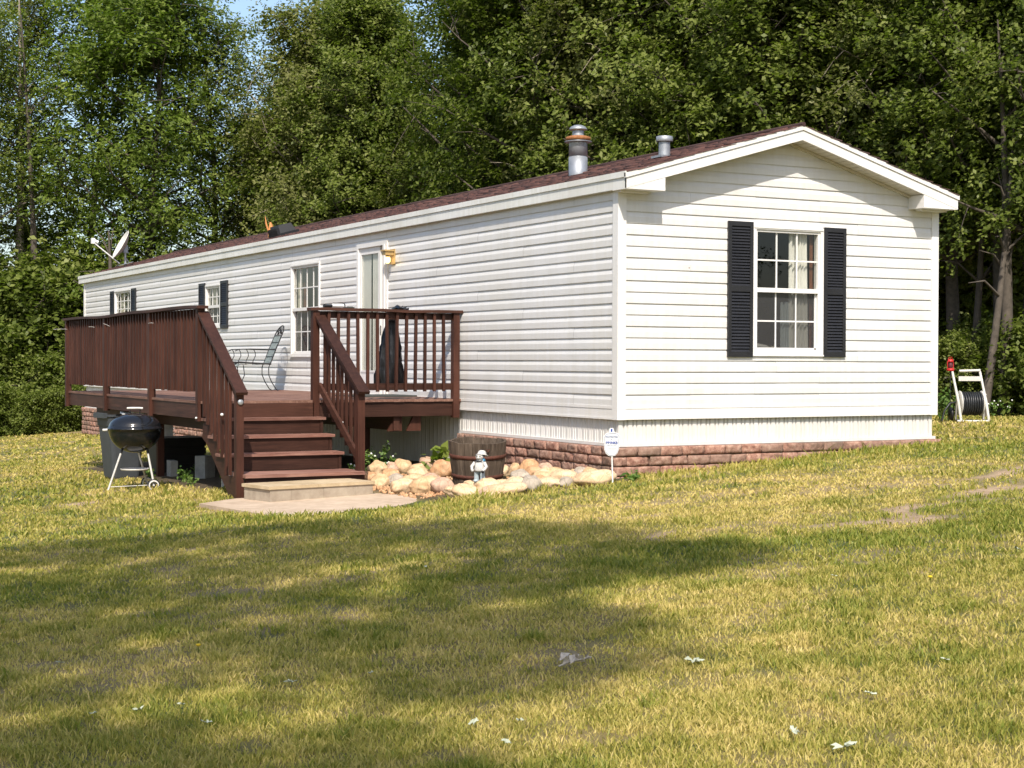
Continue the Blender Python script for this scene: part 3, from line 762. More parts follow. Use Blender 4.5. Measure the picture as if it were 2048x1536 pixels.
# posts
FX = DX-.045
for y in (DY0+.0, 6.02, 8.42, DY1-.09):
    mb = MB(); mb.box((FX, y, -.10), (FX+.088, y+.088, 1.27)); part(mb, 'rail_post', M['wz'])
mb = MB(); mb.box((-2.10, DY0-.045, -.09), (-2.012, DY0+.043, 1.27)); part(mb, 'rail_post', M['wz'])
mb = MB(); mb.box((-.135, DY0-.045, -.10), (-.047, DY0+.043, 1.27)); part(mb, 'rail_post', M['wz'])
# caps: slightly warped boards
def cap(p, q, wd, up, n=24, wav=.007, sd=0):
    mb = MB(); p, q = Vector(p), Vector(q); a, b = frame_of(q-p); vs = []
    for i in range(n+1):
        f = i/n; c = p+(q-p)*f+V(0, 0, wav*math.sin(f*7+sd)+wav*.6*math.sin(f*17+sd))
        vs += [c-a*wd/2-V(0, 0, up/2), c+a*wd/2-V(0, 0, up/2), c+a*wd/2+V(0, 0, up/2), c-a*wd/2+V(0, 0, up/2)]
    fs = [(4*i+k, 4*i+(k+1) % 4, 4*i+4+(k+1) % 4, 4*i+4+k)[::-1] for i in range(n) for k in range(4)]+[(0, 1, 2, 3)[::-1], (4*n+3, 4*n+2, 4*n+1, 4*n)][::-1]
    mb.add(vs, [f[::-1] for f in fs]); return mb
part(cap((DX+.0, DY0-.06, 1.287), (DX+.0, DY1+.06, 1.287), .14, .036, wav=.010), 'top_cap', M['wy'])
part(cap((-2.14, DY0, 1.290), (-.005, DY0, 1.290), .14, .036, wav=.004), 'top_cap', M['wx'])
def rail(a, b, m): mb = MB(); mb.box(a, b); part(mb, 'rail', M[m])
IN = DX+.005
rail((IN, DY0+.09, 1.18), (IN+.036, DY1-.1, 1.268), 'wy'); rail((IN, DY0+.09, .265), (IN+.036, DY1-.1, .353), 'wy')
rail((-2.012, DY0+.0, 1.18), (-.135, DY0+.036, 1.268), 'wx'); rail((-2.012, DY0+.0, .265), (-.135, DY0+.036, .353), 'wx')
rg = random.Random(8)
y = DY0+.21
while y < DY1-.15:
    if min(abs(y-(q+.044)) for q in (DY0, 6.02, 8.42, DY1-.09)) > .075:
        j = rg.uniform(-.006, .006); t = rg.uniform(-.004, .004); mb = MB(); mb.beam((IN-.018, y+j, .255+t), (IN-.018, y-j, 1.268), .036, .034, 0, (0, 1, 0)); part(mb, 'baluster', M['wz'])
    y += .140
for i in range(13):
    x = -1.885+i*.1345; j = rg.uniform(-.008, .008); mb = MB()
    mb.beam((x+j, DY0-.019, .245), (x-j, DY0-.019, 1.268), .034, .036, 0, (1, 0, 0)); part(mb, 'baluster', M['wz'])
# steps: rise .2, run .3 towards -y
SX0, SX1 = -3.47, -2.03
tr = [(-.06, 3.62), (-.26, 3.32), (-.46, 3.02)]
mb = MB(); mb.box((SX0+.04, DY0-.045, -.10), (SX1-.06, DY0-.008, .112)); part(mb, 'stair_riser', M['wx'])
for i, (z, y) in enumerate(tr):
    mb = MB(); mb.box((SX0-.06, y, z-.034), (SX1+.02, y+.30, z)); part(mb, 'stair_tread', M['tread'])
    mb = MB(); mb.box((SX0+.03, y+.035, z-.20), (SX1-.05, y+.055, z-.036)); part(mb, 'stair_riser', M['wx'])
mb = MB(); mb.box((SX0-.0, 2.40, -.70), (SX1+.03, 2.97, -.662)); part(mb, 'stair_tread', M['tread'])
mb = MB(); mb.box((SX0+.02, 2.44, -.80), (SX1+.01, 2.478, -.702)); part(mb, 'stair_riser', M['wx'])
def stringer(x, x2):
    mb = MB(); poly = [(x, DY0-.01, -.09), (x, 3.92, -.30), (x, 3.75, -.36), (x, 2.85, -.96), (x, 2.56, -.96), (x, 2.56, -.705), (x, 3.05, -.705), (x, 3.05, -.50), (x, 3.35, -.50), (x, 3.35, -.30), (x, 3.65, -.30), (x, 3.65, -.10)]
    mb.prism(poly, (x2-x, 0, 0)); part(mb, 'stringer', M['wy'])
stringer(SX0-.035, SX0+.003); stringer(SX1-.045, SX1-.007)
# newels
mb = MB(); mb.box((SX0-.075, 2.50, -.93), (SX0+.013, 2.588, .25)); part(mb, 'newel_post', M['wz'])
mb = MB(); mb.box((SX1-.02, 2.50, -.86), (SX1+.068, 2.588, .25)); part(mb, 'newel_post', M['wz'])
for x in (SX0-.035, SX1+.03):
    mb = MB(); p, q = V(x, DY0+.02, 1.225), V(x, 2.43, .262)
    mb.beam(p, q, .14, .036); part(mb, 'handrail', M['wy'])
    mb = MB(); mb.beam(p+V(0, -.02, -.075), q+V(0, .10, -.055), .036, .088); part(mb, 'handrail_beam', M['wy'])
sl = (1.225-.262)/(DY0+.02-2.43)
mb = MB(); mb.beam((SX1+.01, DY0-.05, .33), (SX1+.01, 2.58, -.50), .036, .088); part(mb, 'rail', M['wy'])
mb = MB(); mb.beam((SX0-.10, DY0-.05, -.02), (SX0-.10, 2.58, -.02-sl*1.27), .03, .07)
for side, xx in ((0, SX0-.066), (1, SX1+.052)):
    for i in range(8):
        y = 3.74-i*.140; zt = 1.225-sl*(DY0+.02-y)-.03; zb = zt-(1.13 if side == 0 else 1.02)
        zb = max(zb, -.75); mb = MB(); j = rg.uniform(-.006, .006)
        mb.beam((xx, y+j, zb), (xx, y, zt), .034, .034, 0, (1, 0, 0)); part(mb, 'baluster', M['wz'])
mb = MB(); mb.lathe([(.001, 0), (.028, 0), (.034, .006), (.034, .014), (.022, .022), (.001, .024)], (0, 0, 0), 14, 0, Matrix.Rotation(math.radians(90), 3, 'X'))
for i, p in enumerate(mb.v): mb.v[i] = (p[0]+SX0-.03, p[1]+2.50, p[2]+.165)
part(mb, 'post_lamp', M['galv'], lbl='small round silver solar lamp on the newel')
mb = MB(); mb.ell((SX0-.10, 2.95, .01), (.02, .02, .018)); mb.ell((FX-.01, DY0+.02, .0-.06), .014); mb.ell((SX1+.05, 3.15, -.11), .010); part(mb, 'light_clip', M['whitep'])
# wire ends along the railing
for y, dx, dz in ((10.9, -.16, .0), (9.1, -.03, .01), (8.2, -.03, .04), (5.9, -.01, .0)):
    mb = MB(); x = IN-.04; mb.tube([(x, y-.05, 1.13), (x-.02, y, 1.135+dz*.3), (x-.02+dx, y+.10, 1.13+dz)], .003, 5)
    part(mb, 'wire_tie', M['steel'])

# ------------------------------------------------------------------ things on and around the deck
def on(name, label, cat, x, y, z=None, rz=0, **k): return thing(name, label, cat, (x, y, gz(x, y) if z is None else z), rz, local=True, **k)
# patio chair, faces -x with its back to the wall (local: faces +X)
c = on('patio_chair', 'black iron patio chair with grey-green sling on the deck, its back to the wall', 'chair', -.66, 10.25, DZ, math.pi-.12)
w2 = .25
for s in (-1, 1):
    y = s*w2; mb = MB()
    mb.tube([(-.36, y, .0), (-.32, y, .03), (-.25, y, .14), (-.20, y, .26), (-.20, y, .38), (-.22, y, .44)], .008, 6); mb.build('leg', M['iron'], c)
    mb = MB(); mb.tube([(.32, y, 0), (.26, y, .12), (.20, y, .26), (.22, y, .42)], .008, 6); mb.build('leg', M['iron'], c)
mb = MB(); mb.tube([(-.24, -w2, .44), (.30, -w2, .47), (.33, -w2*.6, .44), (.33, w2*.6, .44), (.30, w2, .47), (-.24, w2, .44)], .014, 6)
mb.build('seat_frame', M['iron'], c)
mb = MB(); vs = []
for i in range(9):
    f = i/8; x = -.22+.54*f; z = .455-.03*math.sin(f*math.pi)-(.06 if i == 8 else 0)
    vs += [(x, -w2, z), (x, w2, z)]
mb.add(vs, [(2*i, 2*i+1, 2*i+3, 2*i+2) for i in range(8)]+[(2*i+2, 2*i+3, 2*i+1, 2*i) for i in range(8)], 0, True); mb.build('seat', M['sling'], c)
def bk(f, y): return (-.23-.20*f-.03*f*f, y, .45+.56*f)
mb = MB(); pts = [bk(0, -w2), bk(.4, -w2), bk(.8, -w2)]
for i in range(9): t = math.pi*i/8; pts.append(bk(.85+.27*math.sin(t), -w2*math.cos(t)))
pts += [bk(.8, w2), bk(.4, w2), bk(0, w2)]
mb.tube(pts, .010, 6); mb.tube([bk(.82, -w2), bk(.82, w2)], .007, 5)
for q in (.0, .2, .42, .62): mb.tube([bk(q, -w2), bk(q, w2)], .007, 5)
for q in (-.11, 0, .11): mb.ell(bk(.93+(.04 if q == 0 else 0), q), (.012, .03, .045)); mb.tube([bk(.82, q), bk(1.08, q*.8)], .006, 4)
mb.build('backrest', M['iron'], c)
mb = MB(); mb.add([bk(.0, -w2), bk(.0, w2), bk(.4, w2), bk(.4, -w2), bk(.82, w2), bk(.82, -w2)], [(0, 1, 2, 3), (3, 2, 4, 5), (3, 2, 1, 0), (5, 4, 2, 3)]); mb.build('back_sling', M['sling'], c)
for s in (-1, 1):
    y = s*(w2+.02); mb = MB(); mb.tube([bk(.40, y), (-.12, y+s*.02, .68), (.10, y+s*.03, .685), (.30, y+s*.02, .68), (.36, y, .65)], .009, 6)
    for x in (.06, .30): mb.tube([(x, y, .68), (x-.03, y, .63), (x-.035, y, .57), (x+.005, y, .49), (x+.01, y, .43)], .007, 5)
    mb.build('armrest', M['iron'], c)
# black bag over the railing
bag = on('garbage_bag', 'crumpled black plastic garbage bag tied to the railing and hanging inside it', 'bag', -.90, 4.10, 0, 0)
n, m = 26, 40; vs = []; rg = random.Random(2)
for i in range(n+1):
    f = i/n; z = 1.31-1.05*f
    r = .035+.15*min(1, f*1.25)**.8 if f < .95 else .185*(1-(f-.95)*8)
    if f < .05: r = .07-.7*f
    for k in range(m):
        t = 2*math.pi*k/m; rr = r*(1+.10*math.sin(5*t+f*4)+.08*math.sin(9*t-f*9)+.06*math.sin(17*t+f*22)+rg.uniform(-.05, .05))
        vs.append((-.06*f+rr*math.cos(t)*1.0, rr*math.sin(t)*.55-.07*(f < .04), z))
mb = MB(); mb.add(vs, [(i*m+k, (i+1)*m+k, (i+1)*m+(k+1) % m, i*m+(k+1) % m) for i in range(n) for k in range(m)]+[tuple(range(n*m, (n+1)*m))], 0, True); mb.build('bag_body', M['bag'], bag)
mb = MB()
for i in range(9):
    a = i*.7; mb.prism([(0, -.12, 1.30), (.10*math.cos(a)+.04, -.22+.02*math.sin(a*2), 1.325+.03*math.sin(a)), (.12*math.cos(a+.4)+.03, -.20, 1.27-.04*abs(math.sin(a)))], (.006, .012, .006))
mb.tube([(0, -.26, 1.30), (.0, -.17, 1.335), (0, -.03, 1.30)], .035, 7); mb.build('tied_neck', M['bag'], bag)
# mat, lying flat on the deck
mt = MB(); mt.box((-.95, 5.15, DZ+.001), (-.05, 6.0, DZ+.022)); mo = mt.build('door_mat', M['mat']); tag(mo, 'dark rectangular mat lying on the deck boards near the door', 'mat')
# handled thing on the cap
b = on('grill_brush', 'dark-handled tool with white middle and wire loop, lying on the railing cap', 'tool', -1.77, 3.90, 1.309, 0)
mb = MB(); mb.tube([(-.16, 0, .025), (-.05, 0, .025)], [.022, .017], 8); mb.tube([(-.165, 0, .025), (-.155, 0, .025)], .027, 8); mb.build('handle', M['black'], b)
mb = MB(); mb.tube([(-.05, 0, .032), (.10, 0, .032)], .024, 10); mb.build('white_sleeve', M['whitep'], b)
mb = MB(); mb.tube([(-.04, 0, .062), (.08, 0, .064), (.115, 0, .058), (.125, 0, .04), (.122, 0, .005)], .007, 6); mb.tube([(.10, 0, .005), (.125, 0, .005)], .008, 6); mb.build('wire_loop', M['black'], b)
mb = MB(); mb.box((-1.63, 3.86, 1.309), (-1.53, 3.93, 1.325)); mb.box((-1.61, 3.87, 1.325), (-1.55, 3.92, 1.332)); tag(mb.build('dark_pouch', M['mat']), 'small flat dark object on the railing cap beside the white-sleeved tool', 'pouch')

# kettle grill
gr = on('kettle_grill', 'black kettle grill on thin legs standing in the lawn before the deck', 'grill', -3.99, 5.18, None, -.45)
gr.location.z = gz(-3.99, 5.18)-.01
K = 1.12; R = .295*K; zc = .70*K
mb = MB(); mb.lathe([(.001, zc-.27*K)]+[(R*math.sin(math.pi/2*i/9+0.0), zc-.27*K*math.cos(math.pi/2*i/9)) for i in range(1, 10)]+[(R+.008, zc+.0), (R+.008, zc+.006)], seg=36); mb.build('bowl', M['enamel'], gr)
T = Matrix.Translation((0, 0, 0))
mb = MB(); mb.lathe([(R+.014, zc+.004), (R+.014, zc+.022)]+[(R*math.cos(math.pi/2*i/9), zc+.022+.160*K*math.sin(math.pi/2*i/9)) for i in range(0, 9)]+[(.001, zc+.182*K)], seg=36); lid = mb.build('lid', M['enamel'], gr)
mb = MB(); zt = zc+.186*K; mb.tube([(-.10, 0, zt+.055), (-.05, 0, zt+.058), (.05, 0, zt+.058), (.10, 0, zt+.055)], .014, 8)
for s in (-1, 1): mb.tube([(s*.062, 0, zt-.012), (s*.062, 0, zt+.055)], .007, 6, 1)
mb.build('handle', [M['resin'], M['black']], lid)
mb = MB(); mb.tube([(-R-.075, 0, zc-.015), (-R-.015, 0, zc-.012)], .017, 8); mb.tube([(-R-.02, 0, zc-.012), (-R+.005, 0, zc-.01)], .016, 6, 1); mb.build('side_handle', [M['resin'], M['black']], gr)
legs = [((-.13, -.09, zc-.19*K), (-.30, -.22, .0)), ((.16, -.06, zc-.21*K), (.27, -.16, .075)), ((.0, .14, zc-.21*K), (.10, .28, .075))]
for a, b_ in legs:
    mb = MB(); a, b_ = V(*a), V(*b_); k = a+(b_-a)*.16; mb.tube([a, k], .016, 8, 1); mb.tube([k, b_], .0135, 8); mb.build('leg', [M['steel'], M['black']], gr)
mb = MB(); mb.tube([(.27, -.18, .075), (.10, .30, .075)], .006, 6); mb.tube([(-.28, -.20, .06), (.27, -.16, .085)], .005, 6); mb.build('axle', M['steel'], gr)
d_ = V(.17, -.46, 0).normalized()
for p in ((.27, -.19, .08), (.10, .29, .08)):
    wh = MB(); a, b_ = frame_of(d_); Mw = Matrix((a, b_, d_)).transposed()
    wh.lathe([(.050, -.018), (.078, -.018), (.080, 0), (.078, .018), (.050, .018), (.050, -.018)], p, 20, 1, Mw); wh.lathe([(.050, -.020), (.066, -.021), (.066, .021), (.050, .020)], p, 20, 0, Mw); wh.lathe([(.001, -.008), (.014, -.01), (.014, .01), (.001, .008)], p, 10, 0, Mw)
    for k in range(3):
        t = k*2.09+.5; q = Mw @ V(math.cos(t)*.052, math.sin(t)*.052, 0); wh.tube([V(*p), V(*p)+q], .008, 5, 1)
    wh.build('wheel', [M['resin'], M['black']], gr)
mb = MB(); mb.lathe([(.001, .262), (.17, .262), (.182, .285), (.176, .285), (.166, .270), (.001, .270)], (.0, -.02, .0), 24); mb.build('ash_pan', M['steel'], gr)

# bin, and the stuff on it
tb = on('trash_bin', 'dark grey square-rimmed plastic bin behind the kettle grill', 'bin', -3.48, 7.80, None, .10)
mb = MB(); hh = .88
def sq(w, z, r=.06, n=3):
    o = []
    for cx, cy, a0 in ((1, 1, 0), (-1, 1, 90), (-1, -1, 180), (1, -1, 270)):
        for k in range(n+1):
            t = math.radians(a0+90*k/n); o.append((cx*(w-r)+r*math.cos(t), cy*(w-r)+r*math.sin(t), z))
    return o
rings = [sq(.20, 0), sq(.205, .02), sq(.262, hh-.14), sq(.275, hh-.135), sq(.285, hh-.015), sq(.30, hh), sq(.30, hh+.012), sq(.272, hh+.010), sq(.262, hh-.10), sq(.20, .06)]
vs = sum(rings, []); m = len(rings[0])
mb.add(vs, [(i*m+k, i*m+(k+1) % m, (i+1)*m+(k+1) % m, (i+1)*m+k) for i in range(len(rings)-1) for k in range(m)]+[tuple(range(m))[::-1], tuple(range((len(rings)-1)*m, len(rings)*m))], 0, False)
mb.build('bin_body', M['cangrey'], tb)
mb = MB(); mb.box((-.285, -.34, hh-.10), (-.10, -.284, hh-.06)); mb.box((-.34, -.22, hh-.02), (-.29, .22, hh+.05)); mb.build('handle', M['cangrey'], tb)
mb = MB(); P0 = V(-3.38, 7.70, gz(-3.48, 7.80)+.88+.013)
mb.prism([P0+V(-.14, -.2, 0), P0+V(.16, -.22, .0), P0+V(.18, .1, .02), P0+V(-.12, .12, .03)], (0, 0, .025)); mb.prism([P0+V(-.02, -.25, .03), P0+V(.14, -.22, .035), P0+V(.13, -.02, .05), P0+V(-.03, -.02, .05)], (0, 0, .02))
tag(mb.build('folded_cloth', M['curtain']), 'pale folded rag lying on top of the dark grey bin', 'cloth')

# under the deck
cr = MB(); x, y = -2.55, 8.3; g = gz(x, y)
cr.box((x-.32, y-.3, g-.02), (x+.36, y+.3, g+.46)); cr.box((x-.34, y-.32, g+.46), (x+.38, y+.32, g+.49))
for k in range(4): cr.box((x-.335, y-.315, g+.02+k*.115), (x+.375, y-.30, g+.11+k*.115))
tag(cr.build('dark_crate', M['black']), 'low dark slatted crate stored in the shade under the deck', 'crate')
for (x, y, rz, sx, sy, sz, lbl) in ((-3.05, 4.15, .1, .20, .19, .20, 'grey concrete block beside the stair stringer'), (-2.80, 6.05, .5, .19, .19, .30, 'grey concrete block standing upright and tilted under the deck'), (-2.96, 7.05, -.1, .10, .3, .22, 'grey concrete block by the dark crate under the deck')):
    o = on('concrete_block', lbl, 'concrete block', x, y, None, rz, group='loose concrete blocks under the deck')
    mb = MB(); mb.box((-sx/2, -sy/2, -.03), (sx/2, sy/2, sz)); mb.box((-sx/2+.03, -sy/2-.004, .03), (sx/2-.03, -sy/2, sz-.03)); mb.build('block_body', M['cinder'], o)

# concrete step and pad
mb = MB(); zp = -.915
poly = [(-4.15, 1.95), (-3.95, .05), (-3.2, -.12), (-2.0, .05), (-1.40, .50), (-1.6, 1.9), (-2.0, 2.35), (-3.6, 2.35)]
mb.prism([(x, y, gz(x, y)*.35+zp*.65+.012) for x, y in poly], (0, 0, -.12)); tag(mb.build('concrete_pad', M['slab']), 'tan concrete pad set in the lawn before the steps', kind='structure')
st = thing('block_step', 'low step of grey concrete blocks under tan capstones at the foot of the stairs', 'step')
A, B = V(-3.46, 1.62, 0), V(-2.10, 1.88, 0); U = (B-A).normalized(); Nn = V(U.y, -U.x, 0); ln = (B-A).length
def blk(mb, u0, u1, d0, d1, z0, z1):
    P = [A+U*u-Nn*d for u, d in ((u0, d0), (u1, d0), (u1, d1), (u0, d1))]; mb.prism([(p.x, p.y, z1) for p in P], (0, 0, z0-z1))
for u0, u1 in ((.012, .285), (.288, .70), (.703, 1.13), (1.133, ln-.02)):
    mb = MB(); blk(mb, u0, u1, .015, .58, -.97, -.775); mb.build('concrete_block', M['conc'], st)
for u0, u1 in ((-.01, .62), (.623, ln+.0)):
    mb = MB(); blk(mb, u0, u1, .0, .60, -.773, -.738); mb.build('capstone', M['cap'], st)

# half barrel planter
ba = on('half_barrel', 'weathered half-barrel planter with rusty hoops among the rocks', 'planter', -.99, 1.47, None, .3)
ba.rotation_euler = (.06, -.05, .3)
hb = .50; rb, rt_ = .27, .335; n = 20; mb = MB(); rg = random.Random(4)
for k in range(n):
    a0, a1 = 2*math.pi*k/n+.012, 2*math.pi*(k+1)/n-.012; tp = hb+rg.uniform(-.006, .01); q = rg.uniform(-.003, .003)
    def pt(a, r, z): return (r*math.cos(a), r*math.sin(a), z)
    am = (a0+a1)/2; vs = []
    for z, r in ((-.05, rb), (hb*.5, (rb+rt_)/2+.012), (tp, rt_)):
        for a in (a0, am, a1): vs.append(pt(a, r+q, z))
        for a in (a1, am, a0): vs.append(pt(a, r+q-.028, z))
    fs = [(i*6+j, i*6+(j+1) % 6, (i+1)*6+(j+1) % 6, (i+1)*6+j) for i in range(2) for j in range(6)]+[(12, 13, 14, 15, 16, 17)]
    mb.add(vs, fs)
mb.lathe([(rb-.02, -.04), (rt_-.045, hb-.03)], seg=24); mb.build('staves', M['barrel'], ba)
mb = MB(); mb.lathe([(.001, .20), (.28, .20)], seg=20); mb.build('soil', M['bark'], ba)
for z in (.085, .315):
    mb = MB(); r0 = rb+(rt_-rb)*z/hb+.010; r1 = rb+(rt_-rb)*(z+.045)/hb+.010; mb.lathe([(r0-.006, z), (r0+.006, z), (r1+.006, z+.045), (r1-.006, z+.045)], seg=32)
    for k in range(6): a = k*1.05+.3; mb.ell(((r0+.008)*math.cos(a), (r0+.008)*math.sin(a), z+.022), .008)
    mb.build('hoop', M['hoop'], ba)
mb = MB(); pts = [( (rt_+.0)*math.cos(-2.05+.02)+.035*math.cos(t)*.6, (rt_+.02)*math.sin(-2.05), hb-.055+.03*math.sin(t)) for t in np.linspace(math.pi, 2*math.pi, 8)]; mb.tube(pts, .006, 6); mb.build('handle', M['hoop'], ba)

# rocks
RK = [(-1.32,3.63,-.741,.25,.2,'t'),(-1.57,3.39,-.789,.16,.1,'t'),(-1.77,2.48,-.789,.19,.15,'t'),(-1.08,3.7,-.737,.14,.16,'p'),(-.91,3.71,-.721,.2,.18,'t'),(-.96,3.18,-.722,.22,.16,'t'),(-.47,3.82,-.704,.27,.15,'p'),(-.9,2.56,-.692,.26,.22,'o'),(-1.6,2.41,-.78,.18,.14,'g'),(-1.42,2.29,-.77,.24,.13,'t'),(-1.81,1.74,-.801,.26,.16,'w'),(-1.67,1.41,-.772,.33,.2,'t'),(-1.59,1.14,-.766,.24,.17,'p'),(-1.24,1.0,-.751,.25,.11,'w'),(-1.68,.68,-.779,.19,.11,'w'),(-1.8,.16,-.75,.25,.15,'w'),(-1.55,.15,-.714,.25,.18,'w'),(-1.49,-.14,-.713,.42,.14,'w'),(-1.03,.71,-.722,.19,.09,'w'),(-.66,1.02,-.68,.19,.15,'g'),(-.5,1.38,-.68,.1,.1,'t'),(-.26,1.55,-.622,.2,.18,'o'),(-.32,1.32,-.655,.29,.14,'o'),(-.25,1.18,-.623,.17,.16,'p'),(-.29,.8,-.638,.28,.12,'t'),(-.54,.29,-.637,.28,.16,'w'),(-1.22,-.23,-.663,.19,.19,'g'),(-.9,-.04,-.668,.28,.13,'w'),(-.77,-.19,-.658,.13,.11,'g'),(-.2,.61,-.632,.09,.1,'t'),(-.23,.41,-.613,.14,.14,'g'),(-.23,.2,-.604,.15,.14,'t'),(-.56,-.41,-.62,.4,.17,'w'),(-.27,-.21,-.613,.17,.13,'p'),(-.22,1.98,-.656,.12,.12,'t'),(-.65,-.16,-.651,.08,.1,'t'),(-1.7,-.08,-.737,.1,.11,'p'),(-.62,.62,-.665,.22,.15,'t'),(-.85,.32,-.69,.2,.14,'o'),(-1.14,.28,-.70,.22,.15,'w'),(-.45,.86,-.655,.2,.15,'w'),(-1.38,.45,-.715,.2,.14,'t'),(-.33,.02,-.63,.2,.14,'t'),(-1.30,2.05,-.77,.2,.15,'p'),(-1.42,2.95,-.76,.2,.15,'o'),(-1.15,2.75,-.745,.22,.15,'w'),(-.62,2.35,-.70,.22,.17,'t'),(-1.7,2.95,-.79,.2,.15,'o'),(-.45,1.9,-.68,.2,.15,'w')]
kind = {'t': ('tan', 'rt'), 'o': ('orange-brown', 'ro'), 'p': ('pinkish', 'rp'), 'g': ('grey', 'rg'), 'w': ('pale', 'rw')}
def rock_shape(seed, a, b, c):
    rg = np.random.RandomState(seed); import bmesh
    bm = bmesh.new(); bmesh.ops.create_icosphere(bm, subdivisions=4, radius=1)
    P = np.array([v.co[:] for v in bm.verts]); F = np.array([[v.index for v in f.verts] for f in bm.faces]); bm.free()
    d = np.ones(len(P))
    for k in range(8):          # flattened facets
        nrm = rg.normal(size=3); nrm /= np.linalg.norm(nrm); h = rg.uniform(.70, .90); q = P@nrm
        d = np.where(q*d > h, d*(h+(q*d-h)*.25)/np.maximum(q*d, 1e-6), d)
    P = P*d[:, None]
    for k in range(10):
        fr = rg.normal(size=3)*(1.8+k*.9); P = P*(1+.045/(1+k*.35)*np.sin(P@fr+rg.uniform(0, 6)))[:, None]
    P = P*(1+rg.uniform(-.004, .004, (len(P), 1)))
    P = P/np.abs(P).max(0)
    return P*np.array([a, b, c]), F
places = []
for i, (x, y, z, wd, ht, kd) in enumerate(RK):
    cn, mk = kind[kd]; sz = 'big' if wd > .3 else ('small' if wd < .16 else 'rounded')
    dist = {'barrel': math.hypot(x+.99, y-1.47), 'step': math.hypot(x+2.1, y-1.7), 'sign': math.hypot(x+.45, y+.58), 'deck': abs(y-3.88)+.2}
    near = min(dist, key=dist.get)
    side = {'barrel': 'the half barrel', 'step': 'the block step', 'sign': 'the yard sign', 'deck': 'the deck edge'}[near]
    pos = {'barrel': ('in front of' if y < 1.1 else 'beside'), 'step': 'beside', 'sign': 'near', 'deck': 'close to'}[near]
    lb = f'{sz} {cn} rock {pos} {side}'
    places.append(lb)
    k = places.count(lb)
    if k > 1: lb = f'{sz} {cn} rock {pos} {side}, ' + ['', 'nearer the lawn', 'at the front of the pile', 'behind another rock', 'in the middle of the pile', 'half hidden by its neighbours', 'at the back of the pile', 'wedged in the gap'][min(k-1, 7)]
    P, F = rock_shape(100+i, wd/2*1.28, wd/2*random.Random(i).uniform(.95, 1.2), ht/2*1.30)
    o = npmesh('rock', P, F, M[mk], smooth=True); o.location = (x, y, z-.004); o.rotation_euler = (random.Random(i).uniform(-.15, .15), random.Random(i+50).uniform(-.15, .15), -.5+random.Random(i+9).uniform(-.3, .3))
    tag(o, lb, 'rock', 'rocks piled round the garden bed')
# brick chips
rg = np.random.RandomState(7); n = 420; vs, fs = [], []
for i in range(n):
    x, y = (rg.uniform(-1.98, -1.5), rg.uniform(.9, 2.4)) if rg.rand() < .6 else (rg.uniform(-1.9, -.3), rg.uniform(1.2, 3.8))
    s = rg.uniform(.012, .03); z = gz(x, y)+s*.4; b = len(vs); A_ = rg.normal(size=(3, 3)); q, _ = np.linalg.qr(A_)
    for c in ((-1,-1,-1),(1,-1,-1),(1,1,-1),(-1,1,-1),(-1,-1,1),(1,-1,1),(1,1,1),(-1,1,1)):
        p = q@(np.array(c)*s*np.array([1, .7, .45])*rg.uniform(.8, 1.1)); vs.append((x+p[0], y+p[1], z+p[2]))
    fs += [[b+j for j in f] for f in ((0,3,2,1),(4,5,6,7),(0,1,5,4),(1,2,6,5),(2,3,7,6),(3,0,4,7))]
tag(npmesh('brick_chips', np.array(vs), np.array(fs), M['ro']), 'red-brown stone chips scattered between the rocks and the step', kind='stuff')

# figurine
fg = on('garden_figurine', 'small weathered white garden statue in a hat with a blue pack, before the half barrel', 'statue', -1.27, .87, -.705, -2.35)
mb = MB()   # faces +X local
[mb.tube([(0, s*.034, .0), (0, s*.036, .06), (0, s*.026, .135)], [.030, .029, .034], 10) for s in (-1, 1)]; mb.ell((.014, .036, .012), (.046, .030, .018)); mb.ell((.014, -.036, .012), (.046, .030, .018))
mb.build('trousers', M['greypaint'], fg)
mb = MB(); mb.lathe([(.001, .115), (.058, .118), (.062, .135), (.054, .17), (.050, .21), (.040, .235), (.022, .248)], seg=18)
for s in (-1, 1): mb.tube([(0, s*.055, .215), (.02, s*.085, .17), (.06, s*.07, .135)], [.020, .020, .015], 8); mb.ell((.068, s*.062, .13), .017)
mb.ell((.006, 0, .280), (.046, .044, .043)); mb.ell((.050, 0, .270), (.012, .012, .012)); mb.ell((-.06, -.05, .12), (.02, .02, .03))
mb.build('statue_body', M['stone_white'], fg)
mb = MB(); mb.lathe([(.040, .300), (.072, .296), (.074, .302), (.050, .314), (.046, .338), (.030, .354), (.001, .358)], (-.008, 0, 0), 18, 0, Matrix.Rotation(-.25, 3, 'Y')); mb.build('hat', M['stone_white'], fg)
mb = MB(); mb.ell((-.085, 0, .235), (.030, .040, .036)); mb.build('pack', M['sky_blue'], fg)
mb = MB(); mb.ell((.046, .018, .288), .007); mb.ell((.046, -.018, .288), .007); mb.tube([(-.01+.052*math.cos(t), .052*math.sin(t), .292+.013*math.cos(t)) for t in np.linspace(0, 6.283, 17)], .0045, 5, 0, False); mb.ell((.078, .062, .118), (.014, .014, .018)); mb.tube([(.040, -.045, .238), (.055, 0, .232), (.040, .045, .238)], .006, 5); mb.build('dark_marks', M['black'], fg)

